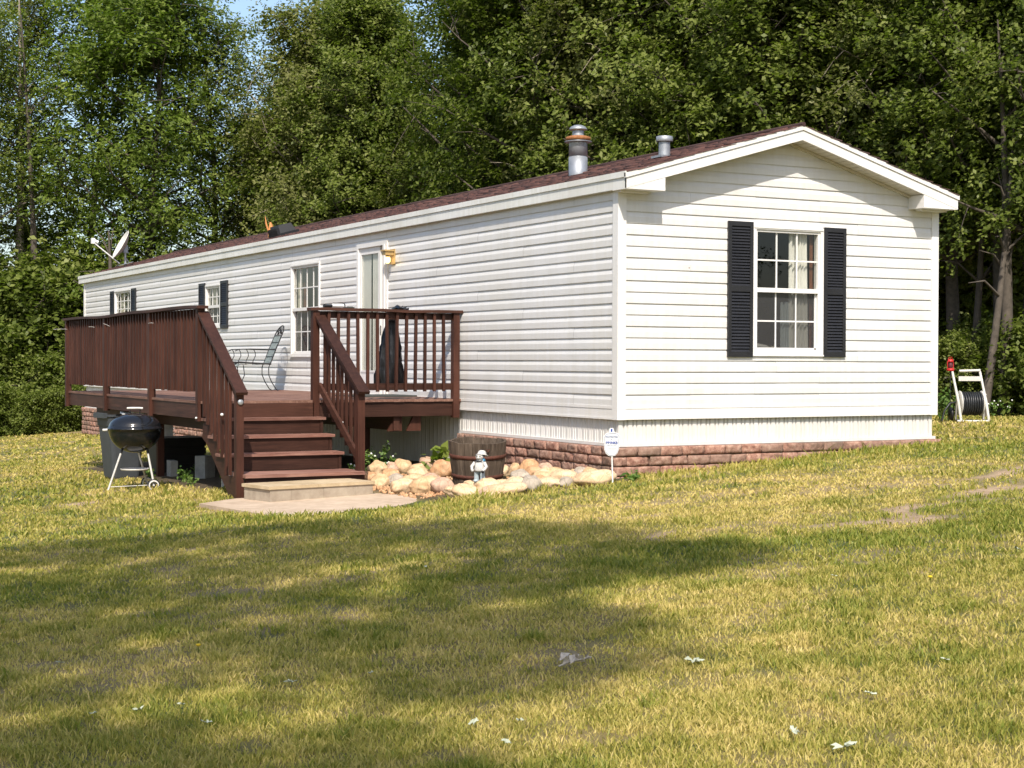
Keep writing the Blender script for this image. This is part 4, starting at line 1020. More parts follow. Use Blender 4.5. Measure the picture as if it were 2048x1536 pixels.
# yard sign
sg = on('yard_sign', 'white shield-shaped alarm sign on a thin stake by the corner of the home', 'sign', -.45, -.60, None, -math.radians(24))
mb = MB(); mb.tube([(.012, 0, -.05), (0, .0, .30), (-.012, 0, .60)], .0085, 8); mb.build('stake', M['whitep'], sg)
sh = [(0, .30), (.035, .307), (.062, .335), (.078, .38), (.081, .425), (.076, .46), (.080, .485), (.089, .515), (.064, .548), (.03, .556), (-.03, .552), (-.066, .54), (-.09, .505), (-.082, .475), (-.078, .45), (-.082, .41), (-.078, .37), (-.062, .33), (-.035, .307)]
mb = MB(); mb.prism([(x-.004, -.012, z) for x, z in sh[::-1]], (0, .004, 0)); mb.build('sign_plate', M['whitep'], sg)
mb = MB(); sc_ = [(x*.90-.004, -.0145, .43+(z-.43)*.92) for x, z in sh]; mb.tube(sc_+[sc_[0]], .0022, 4, 0, False); mb.build('outline', M['blueprint'], sg)
mb = MB(); mb.prism([(-.038, -.012, .555), (-.025, -.012, .60), (.012, -.012, .60), (.026, -.012, .555)][::-1], (0, .004, 0)); mb.build('top_tab', M['whitep'], sg)
mb = MB(); mb.box((-.016, -.016, .562), (.003, -.012, .592)); mb.build('top_mark', M['navy'], sg)
def text(s, size, x, z, m, bold=0):
    cu = bpy.data.curves.new('sign_text', 'FONT'); cu.body = s; cu.size = size; cu.align_x = 'CENTER'; cu.extrude = .0005; cu.offset = bold
    cu.materials.append(m); t_ = bpy.data.objects.new('tmp', cu); COL.objects.link(t_); bpy.context.view_layer.update(); me = bpy.data.meshes.new_from_object(t_.evaluated_get(bpy.context.evaluated_depsgraph_get())); bpy.data.objects.remove(t_)
    o = bpy.data.objects.new('sign_text', me); COL.objects.link(o); o.parent = sg; o.location = (x, -.0155, z); o.rotation_euler = (math.pi/2, 0, 0)
text('PROTECTED', .024, -.004, .498, M['blueprint'], .0006); text('BY', .016, -.004, .476, M['blueprint'], .0004)
text('BRINKS', .037, -.004, .432, M['navy'], .0014); text('HOME SECURITY', .0145, -.004, .412, M['blueprint'])
text('24 HOUR MONITORED', .011, -.004, .385, M['blueprint']); text('ALARM SYSTEM', .011, -.004, .370, M['blueprint'])

# hose reel cart
hr = on('hose_reel_cart', 'off-white hose reel cart with coiled dark hose behind the corner of the home', 'hose reel', 8.22, 3.05, None, -math.radians(28))
wd = .21; mb = MB()
for s in (-1, 1):
    mb.tube([(s*wd+.03, -.16, .02), (s*wd+.0, -.12, .30), (s*wd-.03, -.03, .56), (s*wd-.055, .03, .76)], [.022, .022, .02, .02], 8)
    mb.tube([(s*wd+.03, -.16, .02), (s*wd+.035, .14, .02)], .018, 6); mb.tube([(s*wd+.035, .14, .02), (s*wd+.02, .06, .25), (s*wd+.0, -.07, .42)], .018, 6)
mb.tube([(-wd-.03, -.16, .015), (wd+.03, -.16, .015)], .018, 6); mb.tube([(-wd+.05, .03, .77), (wd-.05, .03, .78)], .020, 8)
mb.box((-wd+.03, -.02, .62), (wd-.04, .01, .69)); mb.build('frame', M['resin'], hr)
mb = MB(); Mx = Matrix.Rotation(math.radians(90), 3, 'Y')
for k in range(9):
    x = -.135+k*.034
    for r in (.165, .135): 
        pts = [(x+.004*math.sin(t*2+k), r*math.cos(t)-.02, .28+r*math.sin(t)) for t in np.linspace(0, 2*math.pi, 21)]; mb.tube(pts, .0165, 6, 0, False)
mb.lathe([(.12, -.15), (.12, .15)], (0, -.02, .28), 16, 0, Mx); mb.build('hose', M['hose'], hr)
for x in (-.165, .165):
    mb = MB(); mb.lathe([(.02, -.008), (.185, -.010), (.192, 0), (.185, .010), (.02, .008)], (x, -.02, .28), 28, 0, Mx); mb.build('reel_disc', M['resin'], hr)
mb = MB(); mb.tube([(-.24, -.05, .30), (-.33, -.08, .28), (-.42, -.10, .16), (-.46, -.12, .0)], .013, 7); mb.build('hose_end', M['hose'], hr)
mb = MB(); Mw = Mx; mb.lathe([(.02, -.02), (.10, -.022), (.11, 0), (.10, .022), (.02, .02)], (-wd-.04, .14, .11), 18, 0, Mw); mb.build('wheel', M['black'], hr)
# red lantern on a thin post
x, y = 8.20, 3.45; g = gz(x, y)-.02; ln_ = thing('red_lantern', 'small red lantern on a thin dark post above the hose reel', 'lantern', (x, y, g), local=True)
mb = MB(); mb.tube([(0, 0, 0), (0, 0, .80)], .009, 6); mb.build('post', M['iron'], ln_)
mb = MB(); mb.lathe([(.055, .80), (.062, .815), (.06, .83), (.035, .84)], seg=16); mb.lathe([(.035, .93), (.05, .94), (.045, .965), (.015, .985), (.001, .985)], seg=16)
for s in (-1, 1): mb.tube([(s*.045, 0, .83), (s*.062, 0, .86), (s*.062, 0, .93), (s*.03, 0, .975)], .007, 6)
mb.tube([(-.05, 0, .97), (-.03, 0, 1.01), (.03, 0, 1.01), (.05, 0, .97)], .004, 5); mb.build('lantern_frame', M['red'], ln_)
mb = MB(); mb.lathe([(.03, .84), (.04, .865), (.038, .90), (.028, .93)], seg=14); mb.build('globe', M['maroon'], ln_)

# satellite dish near the far end of the roof
sx_, sy_ = .45, 22.6; sz = roof_z(sx_)
dd = thing('satellite_dish', 'grey-white satellite dish on a short mast at the far end of the roof', 'satellite dish', (sx_, sy_, sz-.02), local=True)
mb = MB(); mb.tube([(0, 0, 0), (0, 0, .40)], .03, 8); mb.prism([(-.16, -.12, .03), (.16, -.12, .12), (.16, .12, .12), (-.16, .12, .03)], (0, 0, .012)); mb.tube([(.12, .1, .1), (0, 0, .26)], .012, 6); mb.box((-.05, -.05, .34), (.05, .05, .52)); mb.build('mast', M['galv'], dd)
# dish axis points to the left of the picture: -right + up
ax = V(-.86, .02, .46).normalized(); a, b_ = frame_of(ax); Md = Matrix((a*.30, b_*.37, ax)).transposed()
c0 = V(0, 0, .48)+ax*.13
mb = MB(); prof = [(.001, -.12)]+[(i/8, -.12+.12*(i/8)**2) for i in range(1, 9)]; mb.lathe(prof, c0, 30, 0, Md); mb.lathe([(p[0], p[1]-.012) for p in prof][::-1], c0, 30, 0, Md); mb.lathe([(1, -.014), (1.02, -.005), (1, .002)], c0, 30, 0, Md); mb.build('reflector', M['resin'], dd)
lowp = c0-b_*.37*(1 if b_.z > 0 else -1)-ax*.02; tip = lowp+ax*.54+V(0, 0, .10)+V(0,0,-.0)
mb = MB(); mb.tube([lowp-ax*.15-V(0, 0, .05), tip], .016, 6); mb.build('feed_arm', M['whitep'], dd)
mb = MB(); mb.box(tuple(tip+V(-.05, -.04, -.03)), tuple(tip+V(.03, .04, .10))); q = tip-ax*.12+V(0, 0, .06); mb.tube([tip+V(0, 0, .06), q], [.03, .045], 8); mb.build('receiver', M['whitep'], dd)
# splintered wood on the roof behind the vent
x, y = .62, 13.1; z = roof_z(x)
mb = MB(); mb.tube([(x, y, z-.02), (x+.02, y, z+.10), (x+.05, y, z+.2), (x+.03, y, z+.29)], [.02, .035, .05, .015], 6); mb.tube([(x, y, z+.1), (x-.05, y, z+.26), (x-.07, y, z+.40)], [.02, .018, .004], 5); mb.tube([(x+.04, y, z+.15), (x+.08, y, z+.22)], [.02, .004], 5)
tag(mb.build('splintered_branch', M['orange']), 'orange splintered branch stub sticking up behind the roof vent', 'branch')
# ------------------------------------------------------------------ vegetation
def at(px, D):
    """ground point D metres ahead of the camera in the direction of picture column px"""
    d = _f+_r*((px-1024)/3184.2); p = CAM+d*D; return (p.x, p.y)
def leaves_mesh(C, Nrm, size, rs, elong=1.5, droop=.25):
    """kite leaves folded along the midrib; C (n,3) centres, returns verts, quads, tone"""
    n = len(C)
    nr = Nrm+rs.normal(0, .55, (n, 3)); nr /= np.linalg.norm(nr, axis=1)[:, None]
    t = rs.normal(size=(n, 3)); t[:, 2] -= droop; t -= nr*(t*nr).sum(1)[:, None]; t /= np.linalg.norm(t, axis=1)[:, None]
    b = np.cross(nr, t); s = (size*rs.uniform(.65, 1.25, n))[:, None]
    V0 = C-t*s*.5*elong; V1 = C+b*s*.42+nr*s*.10; V2 = C+t*s*.5*elong; V3 = C-b*s*.42+nr*s*.10
    vs = np.stack([V0, V1, V2, V3], 1).reshape(-1, 3); q = np.arange(4*n).reshape(n, 4)
    return vs, q
def make_tree_data(name, seed, H, R, base, r0, nl, ncl, lpc, ls, mat, bark, elong=1.5, lean=0., crad=.33):
    rs = np.random.RandomState(seed); rg = random.Random(seed); mb = MB()
    # trunk
    n = 12; ph = rg.uniform(0, 6); tp = []
    for i in range(n+1):
        t = i/n; tp.append(V(lean*t*t*H+.18*math.sin(ph+t*4)*t*2, .16*math.cos(ph*1.3+t*5)*t*2, H*.96*t-.3))
    mb.tube(tp, [r0*(1.25 if i == 0 else 1)*(1-.88*(i/n)**1.1) for i in range(n+1)], 8)
    def trunk(t):
        f = t*n; i = min(int(f), n-1); return tp[i]+(tp[i+1]-tp[i])*(f-i)
    cl = []; centre = []
    for k in range(nl):
        t = base+(1-base)*((k+rg.random())/nl)**.85; t = min(t, .98); p = trunk(t)
        az = k*2.399+rg.uniform(-.5, .5); hh = (t-base)/(1-base)
        prof = max(.22, math.sqrt(max(0, 1-((hh-.38)/.66)**2))); Lh = R*prof*rg.uniform(.72, 1.15)
        up = rg.uniform(.05, .35)+hh*.8; pts = [p]; d = V(math.cos(az), math.sin(az), up).normalized()
        for j in range(1, 6): pts.append(pts[-1]+d*Lh/5); d = (d+V(rg.uniform(-.22, .22), rg.uniform(-.22, .22), rg.uniform(-.12, .22))).normalized()
        rr = max(.014, r0*(1-t)*.55+.014); mb.tube(pts, [rr*(1-.8*j/5) for j in range(6)], 5, 0, False)
        for m in range(ncl):
            f = rg.uniform(.28, 1.0); i = min(int(f*5), 4); q = pts[i]+(pts[i+1]-pts[i])*(f*5-i)
            e = q+V(rg.gauss(0, 1), rg.gauss(0, 1), rg.gauss(.15, .7)).normalized()*Lh*rg.uniform(.12, .42)
            if m % 2 == 0: mb.tube([q, (q+e)/2+V(0, 0, .05), e], [.014, .009, .004], 4, 0, False)
            cl.append(tuple(e)); centre.append(tuple(p))
    cl = np.array(cl); centre = np.array(centre); nc = len(cl)
    sub = 7; per = max(1, lpc//sub)
    sc = np.repeat(cl, sub, 0)+rs.normal(0, 1, (nc*sub, 3))*np.array([crad, crad, crad*.62])
    out = np.repeat(cl-centre, sub, 0); out /= np.linalg.norm(out, axis=1)[:, None]+1e-6
    C = np.repeat(sc, per, 0)+rs.normal(0, .10, (nc*sub*per, 3)); Nn_ = np.repeat(out*.55+np.array([0, 0, .75]), per, 0)
    vs, q = leaves_mesh(C, Nn_, ls, rs, elong)
    tone = np.repeat(np.clip(np.repeat(rs.normal(.42, .20, nc*sub), per)+rs.normal(0, .15, len(C)), 0, 1), 4)
    o = npmesh('crown', vs, q, mat, attrs={'tone': tone}); me = o.data; bpy.data.objects.remove(o)
    tr = mb.build('trunk', bark); mt = tr.data; bpy.data.objects.remove(tr)
    return mt, me
TD = {}
def tree(kind, x, y, s, rz, name, label, group='trees of the wood behind the home', sz=None, cat='tree'):
    mt, me = TD[kind]
    r = bpy.data.objects.new(name, None); COL.objects.link(r); r.location = (x, y, gz(x, y)); r.rotation_euler = (0, 0, rz); r.scale = (s, s, sz or s)
    r['label'] = label; r['category'] = cat
    if group: r['group'] = group
    for nm, d in (('trunk', mt), ('crown', me)):
        o = bpy.data.objects.new(nm, d); COL.objects.link(o); o.parent = r
    return r
TD['a'] = make_tree_data('a', 1, 12.0, 2.9, .16, .17, 46, 12, 126, .088, M['leafA'], M['bark'])
TD['b'] = make_tree_data('b', 2, 13.0, 3.2, .22, .19, 48, 12, 126, .090, M['leafA'], M['bark'], 1.3)
TD['c'] = make_tree_data('c', 3, 13.0, 2.8, .20, .15, 44, 12, 119, .080, M['leafB'], M['bark'], 2.2, .01)
TD['d'] = make_tree_data('d', 4, 11.0, 2.6, .30, .13, 42, 11, 112, .082, M['leafC'], M['palebark'], 1.5)
TD['e'] = make_tree_data('e', 5, 12.0, 3.2, .34, .20, 44, 11, 112, .112, M['leafA'], M['bark'], 1.25)
TD['f'] = make_tree_data('f', 6, 14.0, 2.5, .42, .16, 34, 8, 91, .078, M['leafC'], M['palebark'], 1.4)       # thin, high crown
TD['g'] = make_tree_data('g', 13, 13.0, 2.9, .14, .15, 44, 11, 84, .078, M['leafB'], M['bark'], 2.2, .01, .38)
TD['h'] = make_tree_data('h', 14, 13.0, 3.0, .14, .16, 44, 11, 84, .080, M['leafA'], M['bark'], 1.4, .0, .38)
TD['s'] = make_tree_data('s', 8, 2.6, 1.25, .05, .03, 26, 7, 70, .105, M['leafA'], M['bark'], 1.4, 0, .26)    # shrub
TD['u'] = make_tree_data('u', 9, 3.4, 1.5, .05, .035, 26, 7, 70, .110, M['leafA'], M['bark'], 1.3, 0, .34)
rg = random.Random(21)
FRONT = [  # px, distance, kind, scale, z-scale, label
 (-60, 45, 'b', 1.0, .95, 'dark leafy tree at the far left edge of the wood'),
 (60, 48, 'f', .95, .95, 'tall sparse tree with a pale trunk showing sky between its leaves, beyond the dish'),
 (185, 47, 'c', 1.0, 1.0, 'bright green tree standing beyond the satellite dish'),
 (300, 46, 'c', 1.02, 1.0, 'tall light green tree between the dish and the roof vent'),
 (420, 47, 'b', .92, .92, 'mid green tree beyond the splintered branch on the roof'),
 (548, 47, 'd', .76, .80, 'low thin tree under the patch of open sky above the roof vent'),
 (640, 45, 'd', 1.0, 1.05, 'grey-green tree rising above the porch light'),
 (712, 44, 'a', .86, .95, 'dense oak above the middle of the roof'),
 (865, 42, 'd', .80, .66, 'lower olive tree under the small blue sky gap'),
 (1000, 38, 'b', .82, 1.0, 'broad dark oak between the middle of the roof and the flue'),
 (1080, 36, 'a', .90, .95, 'oak whose crown stands directly behind the metal flue'),
 (1210, 35, 'd', .92, 1.0, 'olive tree with pale bare twigs between the flue and the vent pipe'),
 (1330, 34, 'e', .82, .92, 'large-leaved oak behind the short vent pipe'),
 (1450, 33, 'a', .90, .95, 'dark oak behind the left rake of the gable'),
 (1580, 32, 'e', .85, .85, 'large-leaved oak rising straight above the gable peak'),
 (1700, 32, 'b', .80, .90, 'broad oak behind the right rake of the gable'),
 (1815, 31, 'd', .85, .90, 'brownish olive tree right of the gable peak'),
 (1915, 30, 'e', .80, .72, 'oak with lit leaf sprays above the right end of the eaves'),
 (2010, 29, 'e', .80, .84, 'oak over the hose reel at the right edge of the lawn'),
 (2110, 28, 'b', .80, .9, 'oak partly outside the right edge of the picture'),
]
for px, D, k, s, sz, lb in FRONT:
    x, y = at(px, D); tree({'c': 'g', 'b': 'h', 'd': 'd', 'a': 'a', 'f': 'f'}[k] if px < 620 else k, x, y, s, rg.uniform(0, 6.28), 'tree', lb, sz=sz)
# rows behind
BK = 'tree deep in the wood, mostly hidden behind the front trees'
for row, (dD, cnt, lo) in enumerate(((4.5, 19, 620), (9.5, 21, 660), (15, 18, 520))):
    for i in range(cnt):
        px = lo+(2250-lo)*(i+rg.random()*.8)/cnt; base = np.interp(px, [0, 400, 900, 1500, 2047], [47, 47, 40, 33, 29])
        D = base+dD+rg.uniform(-1, 1); x, y = at(px, D); s = rg.uniform(.85, 1.05); k = rg.choice('aabbde' if row < 2 else 'abdf')
        sz = s*(.72 if (470 < px < 600 or 1890 < px < 1980) else .50 if 780 < px < 955 else 1.0)
        if px < 560: sz = s*.85
        tree(k, x, y, s, rg.uniform(0, 6.28), 'tree', BK, 'trees deep in the wood', sz=sz)
# thin pale trunks seen on the left and dark trunks behind the reel
def trunk_tree(px, D, h, r, lean, mat, lb, bend=.4):
    x, y = at(px, D); z = gz(x, y); mb = MB(); pts = [(x+lean*f*h+bend*math.sin(f*3)*.3, y, z-.2+h*f) for f in np.linspace(0, 1, 9)]
    root = thing('tree', lb, 'tree', (x, y, z), group='bare lower trunks at the edge of the wood')
    mb.tube(pts, [r*(1-.9*f) for f in np.linspace(0, 1, 9)], 8); mb.build('trunk', mat, root)
    rgt = random.Random(int(px))
    for k in range(9):
        tw = MB(); i = rgt.randint(3, 7); p = V(*pts[i]); e = p+V(rgt.uniform(-1, 1), rgt.uniform(-.4, .4), rgt.uniform(.1, .9))*rgt.uniform(.6, 1.6); tw.tube([p, (p+e)/2+V(0, 0, .15), e], [.03, .018, .006], 5); tw.build('branch', mat, root)
trunk_tree(28, 46, 13, .20, .01, M['palebark'], 'pale bare-stemmed tree at the very left of the picture')
trunk_tree(75, 45, 12, .15, -.04, M['bark'], 'dark leaning trunk beside the pale stem')
trunk_tree(212, 44, 5.6, .20, .01, M['bark'], 'brown trunk standing behind the satellite dish')
trunk_tree(1078, 34, 5.2, .10, -.02, M['palebark'], 'pale trunk just left of the metal flue')
trunk_tree(1965, 27, 6, .085, .12, M['bark'], 'thin leaning trunk over the hose reel')
trunk_tree(2012, 27.5, 7, .13, -.04, M['bark'], 'thick dark trunk right of the hose reel')
trunk_tree(2040, 29, 7, .10, .03, M['bark'], 'dark trunk at the right edge behind the flowers')
trunk_tree(1938, 29, 7, .09, .05, M['bark'], 'dark slim trunk behind the red lantern')
# shrubs at the wood's edge
n = 0
for px, D, k, s in ((-30, 43.0, 's', 1.1), (45, 42.6, 's', .8), (125, 42.9, 's', .75), (60, 44.5, 'u', 1.3), (140, 45.5, 'u', 1.4), (0, 46, 'u', 1.3), (230, 47, 'u', 1.3),
                    (120, 41.3, 's', .42), (60, 41.0, 's', .40), (150, 41.8, 's', .45), (5, 41.2, 's', .5),
                    (1905, 28.5, 'u', .4), (1960, 29.5, 'u', .5), (2035, 28.2, 'u', .45), (2085, 27.2, 's', .7), (1885, 33.5, 'u', 1.0), (2047, 35.5, 'u', 1.2), (1960, 36, 'u', 1.3)):
    x, y = at(px, D); left = px < 1000
    lbs = ('sunlit broad-leaved shrub left of the far end of the deck' if s < 1.25 else 'taller shrub at the foot of the trees beyond the deck') if left else ('dark shrub in the shade behind the hose reel')
    gp = ('shrubs at the far left edge of the lawn' if s < 1.25 else 'tall shrubs under the far trees') if left else 'shrubs behind the hose reel'
    tree(k, x, y, s, rg.uniform(0, 6), 'shrub', lbs, gp, cat='shrub')
# understory mass closing the wood behind the trunks
rs = np.random.RandomState(5); pts = []
for i in range(5200):
    px = rs.uniform(-150, 2250); base = np.interp(px, [0, 400, 900, 1500, 2047], [50, 50, 43, 36, 32]); D = base+rs.uniform(4, 16)+(7 if px > 1850 else 0)
    x, y = at(px, D); h = abs(rs.normal(0, 1.9))*(.7 if px < 500 else 1)+.2; pts.append((x, y, gz(x, y)+h))
C = np.repeat(np.array(pts), 14, 0)+rs.normal(0, .40, (5200*14, 3)); vs, q = leaves_mesh(C, np.tile([0, 0, 1.], (len(C), 1)), .19, rs, 1.3)
u = npmesh('understory', vs, q, M['leafA'], attrs={'tone': np.repeat(rs.uniform(0, .6, len(C)), 4)}); tag(u, 'dense dark undergrowth deep inside the wood', 'undergrowth', kind='stuff')

# shade trees standing behind the camera: their crowns throw the dappled shade over the near lawn
def inpoly(x, y, P):
    c = np.zeros(x.shape, bool); j = len(P)-1
    for i in range(len(P)):
        xi, yi = P[i]; xj, yj = P[j]
        c ^= ((yi > y) != (yj > y)) & (x < (xj-xi)*(y-yi)/(yj-yi+1e-12)+xi); j = i
    return c
SH = [(-9.0, -.6), (-6.67, -.37), (-5.58, -.55), (-3.97, -.85), (-3.2, -1.9), (-2.39, -3.7), (-2.75, -5.0), (-2.5, -5.8), (-2.86, -6.4), (-3.51, -6.45), (-3.84, -6.15), (-4.5, -6.56), (-4.75, -6.96), (-4.55, -7.6), (-5.0, -8.6), (-5.5, -8.75), (-5.9, -8.95), (-6.3, -8.85), (-6.7, -9.6), (-6.6, -12), (-11.0, -12), (-11.5, -4)]
LIT = [(-5.03, -4.26, .7), (-6.78, -5.11, .5), (-5.61, -4.6, .4), (-6.03, -6.08, .45), (-4.99, -6.65, .3), (-7.30, -8.10, .35), (-4.2, -3.4, .35), (-6.9, -2.3, .4), (-6.54, -8.1, .25), (-7.9, -6.9, .5), (-7.15, -8.75, .5), (-8.3, -7.7, .5), (-7.4, -.6, .8), (-5.6, -2.2, .35), (-3.2, -4.3, .3), (-6.35, -9.3, .35), (-5.7, -9.1, .25), (-8.0, -3.6, .6), (-5.2, -5.5, .35), (-7.0, -6.2, .35), (-4.6, -1.6, .3)]
rs = np.random.RandomState(12); m = 90000; gx = rs.uniform(-11.5, -2, m); gy = rs.uniform(-12, 0, m)
keep = inpoly(gx+.10*rs.normal(size=m), gy+.12*rs.normal(size=m), SH)
wob = fbm(gx, gy, 1.1, 61, 3)
dens = np.where(wob > .42, 1., .32)
for a, b, r in LIT: dens *= 1-.93*np.exp(-(((gx-a)/(r*1.15))**2+((gy-b)/(r*.75))**2)**1.0)
keep &= rs.rand(m) < dens
gx, gy = gx[keep][:19500], gy[keep][:19500]
T = rs.uniform(22, 27.5, len(gx)); G = np.stack([gx, gy, ground_z(gx, gy)], 1); Cc = G-np.array(SUN)[None]*T[:, None]
cen = Cc.mean(0)
vs, q = leaves_mesh(Cc, np.tile([0, 0, 1.], (len(Cc), 1)), .15, rs, 1.4)
tx, ty = float(cen[0])-1.0, float(cen[1])-1.5; tz = gz(tx, ty)
so_ = thing('shade_tree', 'tall broad shade tree standing on the lawn behind the viewpoint', 'tree', (tx, ty, tz))
npmesh('crown', vs-np.array([tx, ty, tz]), q, M['leafA'], so_, attrs={'tone': np.repeat(rs.uniform(.2, .8, len(Cc)), 4)})
mb = MB(); mb.tube([(tx, ty, tz-.2), (tx+.1, ty, tz+6), (cen[0], cen[1], cen[2]-1), (cen[0], cen[1], cen[2]+2)], [.32, .26, .16, .05], 10); mb.build('trunk', M['bark'], so_)
mb = MB()
for i in range(0, len(Cc), 480): mb.tube([(float(cen[0]), float(cen[1]), float(cen[2])-2.5), tuple((Cc[i]+cen)/2-np.array([0, 0, .6])), tuple(Cc[i])], [.07, .045, .01], 5, 0, False)
mb.build('limbs', M['bark'], so_)
for i, (x, y) in enumerate(((-38, -38), (-26, -46), (-14, -50), (-2, -50), (8, -48), (18, -46), (28, -40), (38, -34), (-34, -14), (-36, 2), (-34, 16), (-30, 27), (14, -52), (2, -56), (24, -50), (-38, 30), (-44, -26), (-40, 10), (33, -47), (43, -28))):
    tree('ab'[i % 2], x, y, 1.15, i*1.3, 'tree', 'tree across the yard behind the viewpoint, seen only in the window glass', 'trees across the yard')

# small plants
def plant(x, y, h, n, lsz, label, cat='plant', group=None, flowers=0, mat='weed', z=None):
    rs = np.random.RandomState(int(abs(x*131+y*77))+n); root = thing('plant', label, cat, (x, y, gz(x, y) if z is None else z), group=group, local=True)
    mb = MB(); C = []; Nr = []; F = []
    for i in range(n):
        a = rs.uniform(0, 6.28); r = h*rs.uniform(.1, .7); hh = h*rs.uniform(.5, 1.05)
        pts = [(0, 0, 0), (r*.4*math.cos(a), r*.4*math.sin(a), hh*.6), (r*math.cos(a), r*math.sin(a), hh)]; mb.tube(pts, [.004, .003, .002], 4, 0, False)
        for k in range(7):
            f = rs.uniform(.25, 1); p = np.array(pts[1])*(1-f)+np.array(pts[2])*f if f > .4 else np.array(pts[1])*f
            C.append(p+rs.normal(0, lsz*.6, 3)); Nr.append((math.cos(a)*.4, math.sin(a)*.4-.2, .8))
        if i < flowers: F.append(np.array(pts[2])+np.array([0, -.01, .01]))
    mb.build('stems', M['weed'], root); tn = rs.uniform(.3, .95, len(C))
    me = leaves_mesh(np.array(C), np.array(Nr), lsz, rs, 1.5); npmesh('leaves', me[0], me[1], M[mat], root, attrs={'tone': np.repeat(tn, 4)})
    if F:
        for p in F: fb = MB(); fb.ell(tuple(p), .014, 0, 8, 5); fb.build('flower', M['whitep'], root)
for x, y, h, fl, lb in ((-1.50, 3.74, .26, 3, 'white-flowered weed against the stair newel post'), (-1.28, 3.95, .34, 3, 'white-flowered weed under the front edge of the deck'), (-1.05, 4.15, .42, 2, 'tall weed reaching into the shade under the deck'), (-.98, 3.98, .22, 4, 'low white-flowered weed behind the tan rocks'), (-1.75, 3.2, .24, 2, 'white-flowered weed right beside the steps')):
    plant(x, y, h*.8, 9, .040, lb, flowers=fl, group='white-flowered weeds by the deck')
plant(-.40, 3.70, .20, 9, .12, 'broad-leaved green plant between the rocks and the half barrel', mat='leafB')
plant(-.20, -.58, .10, 6, .06, 'small yellow-green weed at the foot of the block base')
for x, y in ((-3.0, 4.6), (-2.8, 5.1), (-3.2, 5.7), (-2.7, 6.7), (-3.3, 6.9), (-3.1, 3.9), (-3.35, 4.9)):
    plant(x, y, .15, 8, .04, 'dark weed growing in the shade under the deck front', group='weeds under the deck')
for px, D in ((1985, 26.5), (2008, 26.8)):
    x, y = at(px, D); plant(x, y, .30, 6, .04, 'small white-flowered plant right of the hose reel', flowers=4, group='white flowers by the wood edge')
for px, D in ((1884, 24.6), (1900, 25.0)):
    x, y = at(px, D); plant(x, y, .5, 10, .05, 'rust-tipped weed beside the hose reel', group='weeds beside the hose reel')

# fallen leaves
LV = [(-5.16,-8.88),(-6.42,-8.05),(-7.01,-7.82),(-6.8,-8.0),(-7.36,-8.15),(-7.73,-8.1),(-7.38,-8.57),(-7.55,-8.15),(-7.61,-8.84),(-7.57,-6.74),(-4.61,-4.81),(-5.03,-9.94),(-5.58,-9.93),(-5.65,-10.23),(-5.66,-10.53),(-6.35,-9.38),(-5.09,-10.79),(-4.35,-9.65),(-3.08,-7.37),(-1.66,-7.47),(-3.72,-6.31),(-6.56,-9.66),(-3.15,-7.91),(-6.51,-9.29)]
def lobed(s, seed):
    rg = random.Random(seed); pts = []; n = 11
    for i in range(n*2):
        a = 2*math.pi*i/(n*2); r = s*(.66 if i % 2 else 1.)*(1+1.1*abs(math.cos(a))**1.5)*.8*rg.uniform(.75, 1.1)*.5; pts.append((r*math.cos(a), r*.8*math.sin(a), s*.35*abs(math.sin(a*1.5+rg.random()))*rg.uniform(.3, 1)))
    return pts
LV = [p for i, p in enumerate(LV) if i not in (2, 8, 12, 16, 20, 22)]
for i, (x, y) in enumerate(LV):
    big = i in (0, 11); s = .070 if big else random.Random(i).uniform(.028, .050)
    o = thing('fallen_leaf', 'large pale lobed leaf lying on the sunlit lawn' if big else 'small pale leaf fallen on the near lawn', 'leaf', (x, y, gz(x, y)+.028), local=True, group='large pale leaves' if big else 'pale fallen leaves')
    pts = lobed(s, i); c = (0, 0, .0); mb = MB(); n = len(pts)
    mb.add([c]+pts, [(0, k+1, (k+1) % n+1) for k in range(n)]); ob = mb.build('leaf_blade', M['white_leaf'], o); o.rotation_euler = (random.Random(i).uniform(-.3, .3)-.12, random.Random(i+5).uniform(-.3, .3), i*1.7)
for i, (x, y, lb) in enumerate(((-2.9, -8.0, 'yellow dandelion in the open lawn before the gable'), (-3.9, -10.2, 'yellow dandelion low at the right edge of the near lawn'), (-6.9, -6.9, 'yellow dandelion in the shaded middle of the lawn'))):
    o = thing('dandelion', lb, 'flower', (x, y, gz(x, y)), local=True)
    mb = MB(); mb.tube([(0, 0, 0), (.004, 0, .03), (.002, 0, .055)], .0016, 5); mb.build('stem', M['weed'], o)
    mb = MB(); mb.lathe([(.001, .052), (.010, .055), (.015, .062), (.010, .066), (.001, .067)], (.002, 0, 0), 12); mb.build('flower_head', M['yellow'], o)
o = thing('dried_leaf_cluster', 'curled grey-brown dried leaf cluster lying in the middle of the near lawn', 'leaf', (-5.61, -8.55, gz(-5.61, -8.55)+.03), local=True)
mb = MB(); rg2 = random.Random(3)
for i in range(11):
    a = i*2.2; c = V(rg2.uniform(-.07, .07), rg2.uniform(-.04, .04), rg2.uniform(0, .04)); d = V(math.cos(a), math.sin(a)*.5, rg2.uniform(-.1, .9))*rg2.uniform(.02, .05); s_ = V(-d.y, d.x, .02)*.5
    mb.add([c-d*.6, c+s_+V(0, 0, .012), c+d, c-s_+V(0, 0, .012)], [(0, 1, 2, 3)])
mb.build('curled_leaves', M['dry_leaf'], o)
mb = MB(); mb.tube([(-.08, 0, .0), (.0, .01, .015), (.09, -.01, .03)], .005, 5); mb.build('stem', M['dry_leaf'], o)

